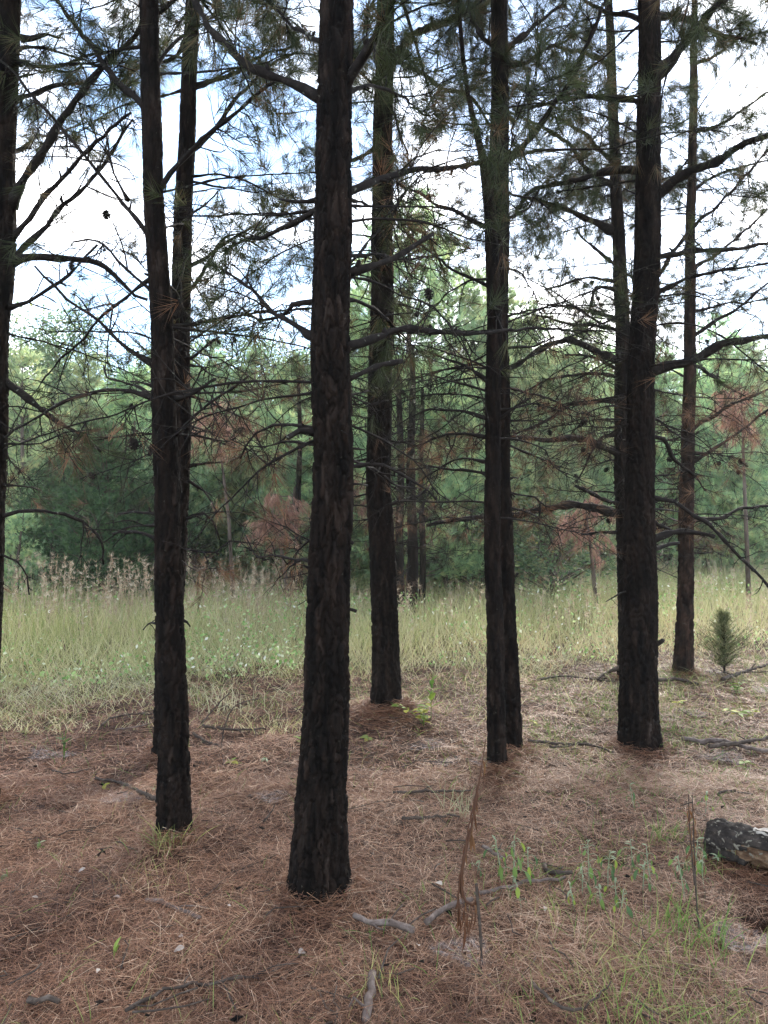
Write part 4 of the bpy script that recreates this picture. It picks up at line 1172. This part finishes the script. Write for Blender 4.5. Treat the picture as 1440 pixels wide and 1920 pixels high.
stick([(421,1442),(417,1400,5.2),(425,1350,5.3),(445,1322,5.4),(490,1308,5.6)], 5, 'thin arching bare twig standing up right of the slim front pine', 'dark_stick', .5, .0, 1)
stick([(378,1362),(400,1330,5.9),(430,1300,6.0)], 5, 'thin upright bare twig next to the arching one', 'dark_stick', .5, .0, 2)
stick([(995,1862),(1030,1895),(1052,1910),(1095,1914)], 10, 'brown curved twig at the bottom edge right of the middle', 'dark_stick', .7, .014, 1)
stick([(1095,1912),(1120,1890),(1150,1860)], 6, 'thin twig meeting the curved twig at the bottom edge', 'dark_stick', .6, .014, 0)
stick([(905,1600),(925,1612),(945,1625)], 11, 'short lichen grey stick behind the upright withered stem', 'grey_twig', .7, .014, 0)
stick([(98,1456),(125,1462),(170,1452)], 5, 'forked dark twig on the needles at the left', 'dark_stick', .5, .02, 2)
stick([(495,1550),(505,1528,3.85),(516,1506,3.85)], 5, 'little upright twig left of the stoutest trunk', 'dark_stick', .5, .0, 1)
stick([(176,1700),(176,1670,3.0),(174,1645,3.0)], 4, 'tiny bare twig standing below the slim front pine', 'dark_stick', .5, .0, 0)
stick([(1345,1500),(1365,1494),(1410,1500)], 7, 'thin twig lying behind the fallen log', 'dark_stick', .5, .014, 1)
stick([(585,1870),(640,1885),(665,1905)], 5, 'thin twig between the bottom sticks', 'dark_stick', .5, .012, 1)

# small twigs and bark chips mixed into the litter
mt = MB(); gt = np.random.default_rng(33)
xx, yy = scatter(230, 2.0, 8.5, .56, .3, 1.1)
for a_, b_ in zip(xx, yy):
    ln_ = gt.uniform(.05, .26); az = gt.uniform(0, 2 * pi); q0 = np.array([a_, b_, 0.])
    ps = np.array([q0 + np.array([cos(az), sin(az), 0]) * ln_ * f + gt.normal(0, .012, 3) * [1, 1, 0] for f in (0, .33, .66, 1)])
    ps[:, 2] = gz(ps[:, 0], ps[:, 1]) + .028 + gt.uniform(0, .02)
    tube(mt, ps, gt.uniform(.0018, .0042) * np.array([1, .9, .75, .5]), 5)
set_props(mt.build('twig_litter', M['dark_stick']), 'small dark twigs scattered through the fallen needles', 'twigs', kind='stuff')
mt = MB()
xx, yy = scatter(420, 2.0, 8.0, .56, .3, 1.1)
for a_, b_ in zip(xx, yy):
    c_ = np.array([a_, b_, float(gz(a_, b_)) + gt.uniform(.015, .04)]); sz = gt.uniform(.008, .022)
    an = np.sort(gt.uniform(0, 2 * pi, 6)); tl = gt.normal(0, .3, 2)
    rg = np.stack([np.cos(an) * sz * gt.uniform(.6, 1.3, 6), np.sin(an) * sz * .6, 0 * an], -1); rg[:, 2] = rg[:, 0] * tl[0] + rg[:, 1] * tl[1]
    j_ = np.arange(6)
    mt.add(np.vstack([c_ + rg, [c_ + [0, 0, sz * .25]]]), np.stack([j_, (j_ + 1) % 6, np.full(6, 6)], -1))
set_props(mt.build('bark_chips', M['bark']), 'flakes of dark bark scattered through the fallen needles', 'bark flakes', kind='stuff')

# ------------------------------------------------------------------ fallen log
pL = on_ground(1330, 1606)
e = empty('fallen_log', pL, 'charred black fallen log speckled with pale fungus at the right edge', 'log')
rad = .088
axd = norm(np.array([1.0, -.85, 0.]))
sidev = np.array([-axd[1], axd[0], 0]); up = np.array([0, 0, 1.])
c0 = np.array([pL[0] + .02, pL[1] + .06, pL[2] + rad * .82])
m = MB(); na, nl_ = 84, 150
th = np.arange(na) / na * 2 * pi; s = np.linspace(0, 1.25, nl_)
S, TH = np.meshgrid(s, th, indexing='ij')
q = np.stack([np.cos(TH) * rad, np.sin(TH) * rad, S], -1).reshape(-1, 3)
f1, f2, rv = worley(q / np.array([.03, .03, .075]), 4.)
ee = np.clip((f2 - f1) / .3, 0, 1)
Rr = rad * (1 + .30 * S.ravel()) + .012 * (ee * (.6 + .8 * rv) - .9) + .012 * np.sin(TH.ravel() * 2 + S.ravel() * 4) - .02 * np.clip(.05 - S.ravel(), 0, .05) / .05
under = (np.cos(TH.ravel() - radians(-150)) > .62) & (S.ravel() > .14 + .05 * np.sin(TH.ravel() * 9))
Rr = np.where(under, Rr - .022, Rr)
V = c0 + axd * S.ravel()[:, None] + (sidev * np.cos(TH).ravel()[:, None] + up * np.sin(TH).ravel()[:, None]) * Rr[:, None]
i = np.arange(nl_ - 1)[:, None] * na; j = np.arange(na)[None, :]; j2 = (j + 1) % na
Q = np.stack([i + j, i + j2, i + na + j2, i + na + j], -1).reshape(-1, 4)
uq = under[Q].all(1)
m.add(V, None, Q[~uq]); m.build('bark', M['log_bark'], e)
m = MB(); m.add(V, None, Q[uq]); m.build('exposed_wood', M['log_wood'], e)
# broken end
m = MB(); ring = V[:na]; cc = ring.mean(0)
rings = [ring]; 
for f in (.8, .55, .3, .08): rings.append(cc + (ring - cc) * f + axd * (.008 + .02 * rng.random((na, 1))))
VV = np.concatenate(rings)
QQ = np.concatenate([np.stack([k * na + (np.arange(na) + 1) % na, k * na + np.arange(na), (k + 1) * na + np.arange(na), (k + 1) * na + (np.arange(na) + 1) % na], -1) for k in range(4)])
m.add(VV, None, QQ); m.build('broken_end', M['log_bark'], e)
# bleached strip along the top
m = MB(); k0, k1 = int(na * .17), int(na * .30)
sel = np.arange(k0, k1); ss = np.arange(24, nl_ - 8)
lift = V.reshape(nl_, na, 3)[ss][:, sel] + (sidev * np.cos(th[sel])[None, :, None] + up * np.sin(th[sel])[None, :, None]) * .004
wv = vnoise(*np.meshgrid(sel * .5, ss * .14), 1., 2)
VV = lift.reshape(-1, 3); nn = len(sel)
QQ = np.array([[a * nn + b, a * nn + b + 1, (a + 1) * nn + b + 1, (a + 1) * nn + b] for a in range(len(ss) - 1) for b in range(nn - 1) if wv[a, b] > .40])
m.add(VV, None, QQ); m.build('bleached_strip', M['log_grey'], e)
# fungus brackets
fm = MB()
aa = np.arange(9) / 9 * 2 * pi
ringv = np.stack([np.cos(aa) * .5 * (1 + .18 * np.sin(aa * 3)), np.sin(aa) * .32 * (1 + .15 * np.cos(aa * 2)), np.zeros(9)], -1)
fv = np.vstack([ringv, ringv * [.75, .75, 1] + [0, 0, .16], [[0, 0, .20]]])
fm.add(fv, np.vstack([np.stack([9 + np.arange(9), 9 + (np.arange(9) + 1) % 9, np.full(9, 18)], -1)]), np.stack([np.arange(9), (np.arange(9) + 1) % 9, 9 + (np.arange(9) + 1) % 9, 9 + np.arange(9)], -1))
FUNG = fm.mesh('fungus_bracket', M['fungus'])
from mathutils import Matrix, Vector
gl = np.random.default_rng(5)
for q in range(190):
    a = radians(gl.uniform(92, 196)) if q % 5 else radians(gl.uniform(60, 100))
    sl_ = gl.uniform(.02, .75)
    k = int((a % (2 * pi)) / (2 * pi) * na); ks = min(nl_ - 1, int(sl_ / 1.25 * nl_))
    p = V.reshape(nl_, na, 3)[ks, k]
    nrm = sidev * cos(a) + up * sin(a)
    tx = axd; ty = np.cross(nrm, tx)
    sz = gl.uniform(.005, .022) * gl.uniform(.6, 1.1)
    mtx = Matrix(((tx[0], ty[0], nrm[0], p[0] - pL[0]), (tx[1], ty[1], nrm[1], p[1] - pL[1]), (tx[2], ty[2], nrm[2], p[2] - pL[2]), (0, 0, 0, 1)))
    o = bpy.data.objects.new('fungus_bracket', FUNG); C.objects.link(o); o.parent = e
    o.matrix_basis = mtx @ Matrix.Rotation(gl.uniform(0, 6), 4, 'Z') @ Matrix.Diagonal((sz * gl.uniform(.7, 1.6), sz * gl.uniform(.6, 1.2), sz * .6, 1))

# ------------------------------------------------------------------ small plants
def leaf_shape(name, mat, l, w, fold=.25, droop=.5, tint=.5):
    m = MB(); n = 6
    V = []; 
    for k in range(n + 1):
        t = k / n; ww = w * math.sin(pi * min(1, t * .92 + .06)) ** .8 * .5
        c = np.array([l * t, 0, -droop * l * t * t])
        V += [c + [0, -ww, fold * ww], c, c + [0, ww, fold * ww]]
    Q = []
    for k in range(n):
        a = 3 * k
        Q += [[a, a + 1, a + 4, a + 3], [a + 1, a + 2, a + 5, a + 4]]
    m.add(V, None, Q, tint)
    return m.mesh(name, M[mat])
LV = {'hang_a': leaf_shape('leaf', 'croton', .055, .021, .35, .35, .25), 'hang_b': leaf_shape('leaf', 'croton', .055, .022, .3, .3, .7), 'hang_c': leaf_shape('leaf', 'croton', .045, .022, .3, .3, 1.),
      'pale': leaf_shape('leaf', 'pale', .045, .016, .4, .5, .4), 'bright': leaf_shape('leaf', 'weed', .075, .042, .2, .3, .65), 'yellow': leaf_shape('leaf', 'weed', .07, .042, .2, .3, .95),
      'dark': leaf_shape('leaf', 'weed', .06, .026, .3, .3, .15), 'wither': leaf_shape('withered_leaf', 'withered', .085, .008, .8, .25, .5), 'wither_b': leaf_shape('withered_leaf', 'withered', .065, .011, .9, .1, .9),
      'dead': leaf_shape('dead_leaf', 'deadleaf', .06, .034, .5, .3, .7)}
def add_leaf(parent, key, p, az, el, s=1., roll=0., name='leaf'):
    o = bpy.data.objects.new(name, LV[key]); C.objects.link(o); o.parent = parent
    o.location = [float(v) for v in p]; o.rotation_euler = (roll, -el, az); o.scale = (s, s, s)
    return o
def croton(px, py, h, nleaf, lab, s=.85, keys=('hang_a', 'hang_b', 'hang_b', 'hang_c')):
    p = on_ground(px, py); g = np.random.default_rng(int(px + py))
    e = empty('weed', p, lab, 'weed', 'weeds with hanging leaves')
    m = MB(); top = np.array([g.normal(0, .02), g.normal(0, .02), h])
    st = spline([np.zeros(3), top * [.4, .8, .5], top], .03)
    tube(m, st + p, np.linspace(.0028, .0015, len(st)), 5)
    m.build('stem', M['pale'], e)
    for k in range(nleaf):
        f = .35 + .65 * (k + .5) / nleaf
        c = st[int(f * (len(st) - 1))]
        az = k * 2.4 + g.uniform(-.4, .4)
        reach = g.uniform(.015, .05)
        q = c + np.array([cos(az), sin(az), 0]) * reach
        b = MB(); tube(b, [p + c, p + c + (q - c) * .6 + [0, 0, .008], p + q], [.0012] * 3, 4); b.build('petiole', M['pale'], e)
        add_leaf(e, g.choice(list(keys)), q, az, -g.uniform(.65, 1.45), s * .88 * g.uniform(.55, 1.2), g.uniform(-.9, .9))
    for k in range(4):
        az = g.uniform(0, 6.28)
        add_leaf(e, 'pale', top - [0, 0, .012 * k], az, g.uniform(-.7, 1.1), g.uniform(.3, .65), g.uniform(-.6, .6))
croton(962, 1668, .24, 9, 'tallest clump of hanging green leaves right of the withered stem', 1.1)
croton(978, 1705, .12, 3, 'single stalk with a hanging leaf below the tallest leafy clump', 1.05)
croton(1105, 1660, .20, 10, 'bushy weed with pale tips and hanging leaves in the lower right')
croton(1125, 1702, .11, 5, 'small low weed below the bushy pale tipped one')
croton(1078, 1710, .10, 4, 'small weed with two bright leaves left of the low one', .9)
croton(1185, 1640, .17, 6, 'weed with drooping pale top near the fallen log, the furthest of the leafy weeds')
croton(1222, 1660, .15, 6, 'nodding white tipped weed left of the fallen log')
croton(1155, 1690, .10, 4, 'short weed with a yellowish leaf between the others', .9, ('hang_b', 'hang_c'))
croton(1165, 1720, .11, 5, 'weed with four stacked bright leaves, lowest of the leafy weeds', .85, ('hang_a', 'hang_c'))
croton(1285, 1690, .18, 7, 'silvery weed leaning on the tall dead stem')
croton(1320, 1665, .12, 4, 'small green weed between the tall dead stem and the log', .9)
croton(1322, 1530, .14, 5, 'green weed standing behind the end of the log')
croton(1190, 1520, .13, 3, 'thin pale weed alone above the leafy weeds', .8)
croton(940, 1650, .17, 7, 'thin leaved weed just left of the tallest leafy clump', .9)
croton(990, 1655, .16, 6, 'slender weed just right of the tallest leafy clump', .9)
croton(1140, 1665, .15, 7, 'mid green weed right of the bushy pale tipped one', .9)
croton(1092, 1680, .13, 6, 'low green weed in front of the bushy pale tipped one', .9)
croton(1205, 1675, .14, 6, 'small weed below the nodding white tipped one', .85)
croton(1300, 1640, .17, 7, 'weed with oval leaves against the tall dead stem', .95)
croton(895, 1640, .06, 3, 'tiny weed beside the withered stem', .7)

def sprout(px, py, h, nleaf, lab, keys, s=1., name='seedling', cat='plant', spread=.06, el=(.0, .5), group='low leafy seedlings'):
    p = on_ground(px, py); g = np.random.default_rng(int(px * 2 + py))
    e = empty(name, p, lab, cat, group)
    m = MB(); ns = max(1, nleaf // 6)
    for k in range(ns):
        top = np.array([g.normal(0, spread), g.normal(0, spread), h * g.uniform(.6, 1)])
        st = spline([np.zeros(3), top * [.3, .3, .55], top], .03)
        tube(m, st + p, np.linspace(.003, .0014, len(st)), 5)
        nn = max(2, nleaf // ns)
        for q in range(nn):
            f = .25 + .75 * (q + .6) / nn
            c = st[min(len(st) - 1, int(f * (len(st) - 1)))]
            add_leaf(e, g.choice(list(keys)), c, q * 2.4 + g.uniform(-.5, .5), g.uniform(*el), s * g.uniform(.6, 1.1), g.uniform(-.4, .4))
    m.build('stem', M['weed'], e)
sprout(795, 1358, .17, 30, 'bright yellow green seedling patch right of the heaped needles', ('bright', 'yellow'), 1.1, spread=.16)
sprout(808, 1350, .36, 9, 'tall narrow green shoot rising from the yellow green patch', ('dark', 'bright'), 1.3, spread=.01, el=(.7, 1.2))
sprout(690, 1392, .07, 9, 'small yellow green seedling left of the heaped needles', ('bright', 'yellow'), .9, spread=.04)
sprout(565, 1395, .12, 5, 'green sprig peeking out left of the stoutest trunk', ('bright',), .9, spread=.02)
sprout(645, 1680, .03, 5, 'pale blue green five leaved sprig touching the foot of the stoutest trunk', ('pale', 'hang_a'), 1.0, spread=.01, el=(-.1, .3))
sprout(500, 1428, .06, 6, 'small pale leaved sprig left of the stoutest trunk', ('pale', 'pale', 'hang_a'), .9, spread=.03)
sprout(120, 1428, .26, 12, 'slender green shoot beside a web on the left', ('dark', 'hang_a'), 1.0, spread=.015, el=(.4, 1.))
sprout(290, 1485, .06, 5, 'little white green sprig left of the slim front pine', ('pale', 'hang_a'), .9, spread=.02)
sprout(198, 1480, .06, 4, 'yellow leaved sprig above the leaning stick', ('yellow',), .7, spread=.02)
sprout(75, 1590, .04, 5, 'low green sprig at the left with a pale leaf', ('dark', 'pale'), .8, spread=.03)
sprout(440, 1432, .05, 6, 'yellow green sprig under the arching twig', ('yellow', 'bright'), .8, spread=.05)
sprout(1000, 1362, .12, 4, 'small bright sprout right of the touching pair', ('yellow', 'bright'), .9, spread=.02)
sprout(1380, 1300, .16, 20, 'leafy green seedling below the juniper sapling', ('bright', 'dark'), 1.0, spread=.08)
sprout(1395, 1350, .10, 16, 'yellowing low plant at the right above the mottled branch', ('yellow', 'bright'), 1.0, spread=.16)
sprout(1400, 1440, .10, 9, 'thin leaved plant beside the crossing branches at the right edge', ('bright', 'dark'), .9, spread=.05)
sprout(1270, 1325, .08, 9, 'yellow spotted low plant before the thin reddish pine', ('yellow', 'bright'), .9, spread=.06)
sprout(1345, 1625, .09, 7, 'pale blue green sprig growing against the end of the log', ('pale', 'hang_a'), .9, spread=.03)
sprout(15, 1650, .04, 5, 'pale leaved sprig at the left edge', ('pale', 'hang_a'), 1., spread=.02)
# single upright green leaf
p = on_ground(214, 1802)
e = empty('seedling', p, 'single broad bright green leaf standing upright in the needles', 'plant', 'low leafy seedlings')
m = MB(); tube(m, [p, p + [0, 0, .02]], [.0016, .0012], 5); m.build('stem', M['weed'], e)
for z_, s_ in ((.012, .62), (.026, .78)): add_leaf(e, 'bright', [0, -.004, z_], .3, 1.45, s_, .2)

# juniper sapling
p = on_ground(1358, 1262)
e = empty('juniper_sapling', p, 'small feathery juniper sapling at the meadow edge near the right', 'sapling')
m = MB(); tube(m, [p - [0, 0, .03], p + [.01, 0, .3], p + [-.005, 0, .68]], [.012, .008, .003], 6)
P_, D_ = [], []
g = np.random.default_rng(2)
for k in range(240):
    h = g.uniform(.05, .66); a = g.uniform(0, 6.28); ln = (.25 * (1 - h / .72) + .03) * g.uniform(.3, 1.25) * (1 + .3 * math.sin(a * 2 + h * 9))
    dv = np.array([cos(a), sin(a), g.uniform(.5, 1.1)])
    s0 = p + [0, 0, h]; tube(m, [s0, s0 + dv * ln], [.003, .0015], 3, cap=False)
    f = g.uniform(.2, 1, 9); P_.append(s0 + dv * (ln * f)[:, None] + g.normal(0, .012, (9, 3))); D_.append(np.tile(dv, (9, 1)))
m.build('trunk', M['twig'], e)
m = MB(); needle_tufts(m, np.concatenate(P_), np.concatenate(D_), 11, .030, .0026, .9, .2, 1, g)
q = m.build('crown', M['cedar_pale'], e); q['kind'] = 'stuff'

# ------------------------------------------------------------------ dead weeds
dv_ = on_ground(905, 1812)[1]
p = on_ground(905, 1812)
e = empty('dead_weed', p, 'tall withered brown stem bent over and leaning up to the touching pair', 'dead plant', 'tall dead weeds')
m = MB()
tube(m, spline([p - [0, 0, .02], at(900, 1740, dv_), at(893, 1657, dv_)], .02), .0055, 6); m.build('stake', M['dark_stick'], e)
m = MB()
path = [(893,1658,0),(896,1685,.02),(886,1697,.03),(874,1690,.04),(866,1668,.05),(867,1630,.06),(876,1585,.08),(887,1535,.12),(896,1480,.18),(905,1425,.24),(911,1385,.3)]
PP = spline([at(x, y, dv_ + a) for x, y, a in path], .015)
tube(m, PP, np.linspace(.0065, .0022, len(PP)), 6); m.build('stem', M['withered'], e)
m = MB()
PP2 = spline([at(x, y, dv_ + a) for x, y, a in [(858,1705,.03),(861,1660,.05),(872,1590,.08),(884,1530,.12),(897,1470,.2)]], .015)
tube(m, PP2 + rng.normal(0, .002, PP2.shape), .0035, 5); m.build('stem', M['withered'], e)
g = np.random.default_rng(9)
for k in range(34):
    c = PP[int(g.uniform(.05, .95) * (len(PP) - 1))] if k % 2 else PP2[int(g.random() ** 2 * (len(PP2) - 1))]
    add_leaf(e, g.choice(['wither', 'wither_b']), c - p, g.uniform(0, 6.28), -g.uniform(1.2, 1.56), g.uniform(.5, 1.25), g.uniform(-1, 1), 'withered_leaf')
for k, (x, y) in enumerate([(872,1700),(876,1712),(884,1702),(890,1705),(868,1705),(880,1725),(871,1730)]):
    add_leaf(e, 'wither', at(x, y, dv_) - p, g.uniform(0, 6.28), -1.5, g.uniform(.7, 1.3), 0, 'withered_leaf')
p = on_ground(1312, 1755); d_ = p[1]
e = empty('dead_weed', p, 'tall dead weed with brown curled leaves standing left of the fallen log', 'dead plant', 'tall dead weeds')
for path in ([(1312,1757),(1306,1690),(1302,1600),(1300,1540),(1298,1490)], [(1303,1660),(1296,1590),(1292,1530),(1291,1490)]):
    m = MB(); PP = spline([at(x, y, d_) for x, y in path], .02)
    tube(m, PP, np.linspace(.0042, .0015, len(PP)), 5); m.build('stem', M['dark_stick'], e)
    for k in range(16):
        c = PP[int(g.uniform(.45, .98) * (len(PP) - 1))]
        add_leaf(e, g.choice(['wither', 'wither_b']), c - p, g.uniform(0, 6.28), -g.uniform(.9, 1.5), g.uniform(.35, .8), g.uniform(-1, 1), 'withered_leaf')
m = MB(); tube(m, [at(1298, 1504, d_), at(1285, 1508, d_), at(1275, 1511, d_)], [.002, .003, .001], 4); m.build('stem', M['dark_stick'], e)

# ------------------------------------------------------------------ pale dead leaves and spider webs
DL = [(560,1802,'white bleached leaf fragment on the needles near the bottom middle',1.0),(828,1672,'grey folded dead leaf left of the withered stem',1.1),(1022,1713,'tiny white leaf scrap among the weeds',.6),
      (343,1770,'pale speck of dead leaf left of the bottom middle',.5),(345,1790,'pale curled dead leaf near the centre of the lower left',.8),(212,1695,'pale dead leaf below the slim front pine',.7),(60,1695,'pale dead leaf at the left side',.6),
      (185,1832,'small pale leaf near the bottom left',.5),(432,1712,'whitish leaf scrap right of the short pale stick',.4),(785,1788,'pale leaf scrap below the thick broken stick',.6),(160,1640,'pale beige leaf left of the slim front pine',.7),(1428,1610,'pale leaf on the needles by the log',.5),
      (1385,1745,'whitish leaf below the tall dead weed',.6),(45,1368,'orange red fallen leaf near the left meadow edge',.7),(1335,1345,'pale leaf scrap at the right above the mottled branch',.6),(1000,1320,'pale leaf scrap by the meadow edge right of the touching pair',.7)]
for x, y, lab, s_ in DL:
    p = on_ground(x, y)
    o = bpy.data.objects.new('dead_leaf', LV['wither_b'] if 'orange' in lab else LV['dead']); C.objects.link(o)
    o.location = [p[0], p[1], p[2] + .028]; o.rotation_euler = (random.uniform(-.5, .5), random.uniform(-.3, .2), random.uniform(0, 6.28)); o.scale = (s_ * .75,) * 3
    set_props(o, lab, 'leaf', 'dead leaves on the ground')
for x, y, r, lab in [(228,1508,.10,'pale web left of the slim front pine'),(95,1426,.14,'pale web beside the slender shoot at the left'),(508,1505,.09,'pale web left of the stoutest trunk'),(808,1407,.12,'pale web between the second middle trunk and the touching pair'),
                     (1362,1430,.13,'bluish web under the crossing branches at the right'),(872,1806,.09,'faint web at the foot of the withered stem'),(905,1436,.08,'pale web against the base of the touching pair'),(1300,1345,.12,'wide pale web right of the stout right pine'),
                     (1435,1300,.12,'white web at the right edge below the juniper'),(1335,1265,.12,'thin web between the thin reddish pine and the juniper'),(1390,1780,.09,'faint grey web in the lower right corner'),(835,1440,.09,'faint web left of the touching pair')]:
    p = on_ground(x, y); m = MB(); g = np.random.default_rng(int(x))
    a = np.arange(20) / 20 * 2 * pi
    rows = []; 
    for f in (0.05, .3, .55, .8, 1.):
        rr = r * f * (1 + .25 * np.sin(a * 3 + x) + .1 * np.sin(a * 7))
        xx, yy = p[0] + np.cos(a) * rr * 1.25, p[1] + np.sin(a) * rr
        rows.append(np.stack([xx, yy, gz(xx, yy) + .045 - .02 * (1 - f) + g.normal(0, .003, 20)], -1))
    VV = np.concatenate(rows)
    QQ = np.concatenate([np.stack([k * 20 + np.arange(20), k * 20 + (np.arange(20) + 1) % 20, (k + 1) * 20 + (np.arange(20) + 1) % 20, (k + 1) * 20 + np.arange(20)], -1) for k in range(4)])
    m.add(VV, None, QQ, np.repeat([1., 1., .9, .6, 0.], 20))
    o = m.build('spider_web', M['web'], loc=p)
    set_props(o, lab.replace(' web', ' sheet web', 1), 'spider web', 'sheet webs on the needles')

# ------------------------------------------------------------------ air
m, nt, ln = new_mat('haze')
pv = nt.nodes.new('ShaderNodeVolumePrincipled')
pv.inputs['Color'].default_value = (.95, .95, .90, 1)
pv.inputs['Density'].default_value = .0008
pv.inputs['Anisotropy'].default_value = .3
ou = nt.nodes.new('ShaderNodeOutputMaterial'); ln(pv.outputs[0], ou.inputs['Volume'])
hb = MB()
x0, x1, y0, y1, z0, z1 = -60, 60, -25, 75, -4, 15
hb.add([[x0,y0,z0],[x1,y0,z0],[x1,y1,z0],[x0,y1,z0],[x0,y0,z1],[x1,y0,z1],[x1,y1,z1],[x0,y1,z1]], None,
       [[0,3,2,1],[4,5,6,7],[0,1,5,4],[1,2,6,5],[2,3,7,6],[3,0,4,7]])
set_props(hb.build('haze', m), 'thin bright haze in the air of the clearing', 'haze', kind='stuff')
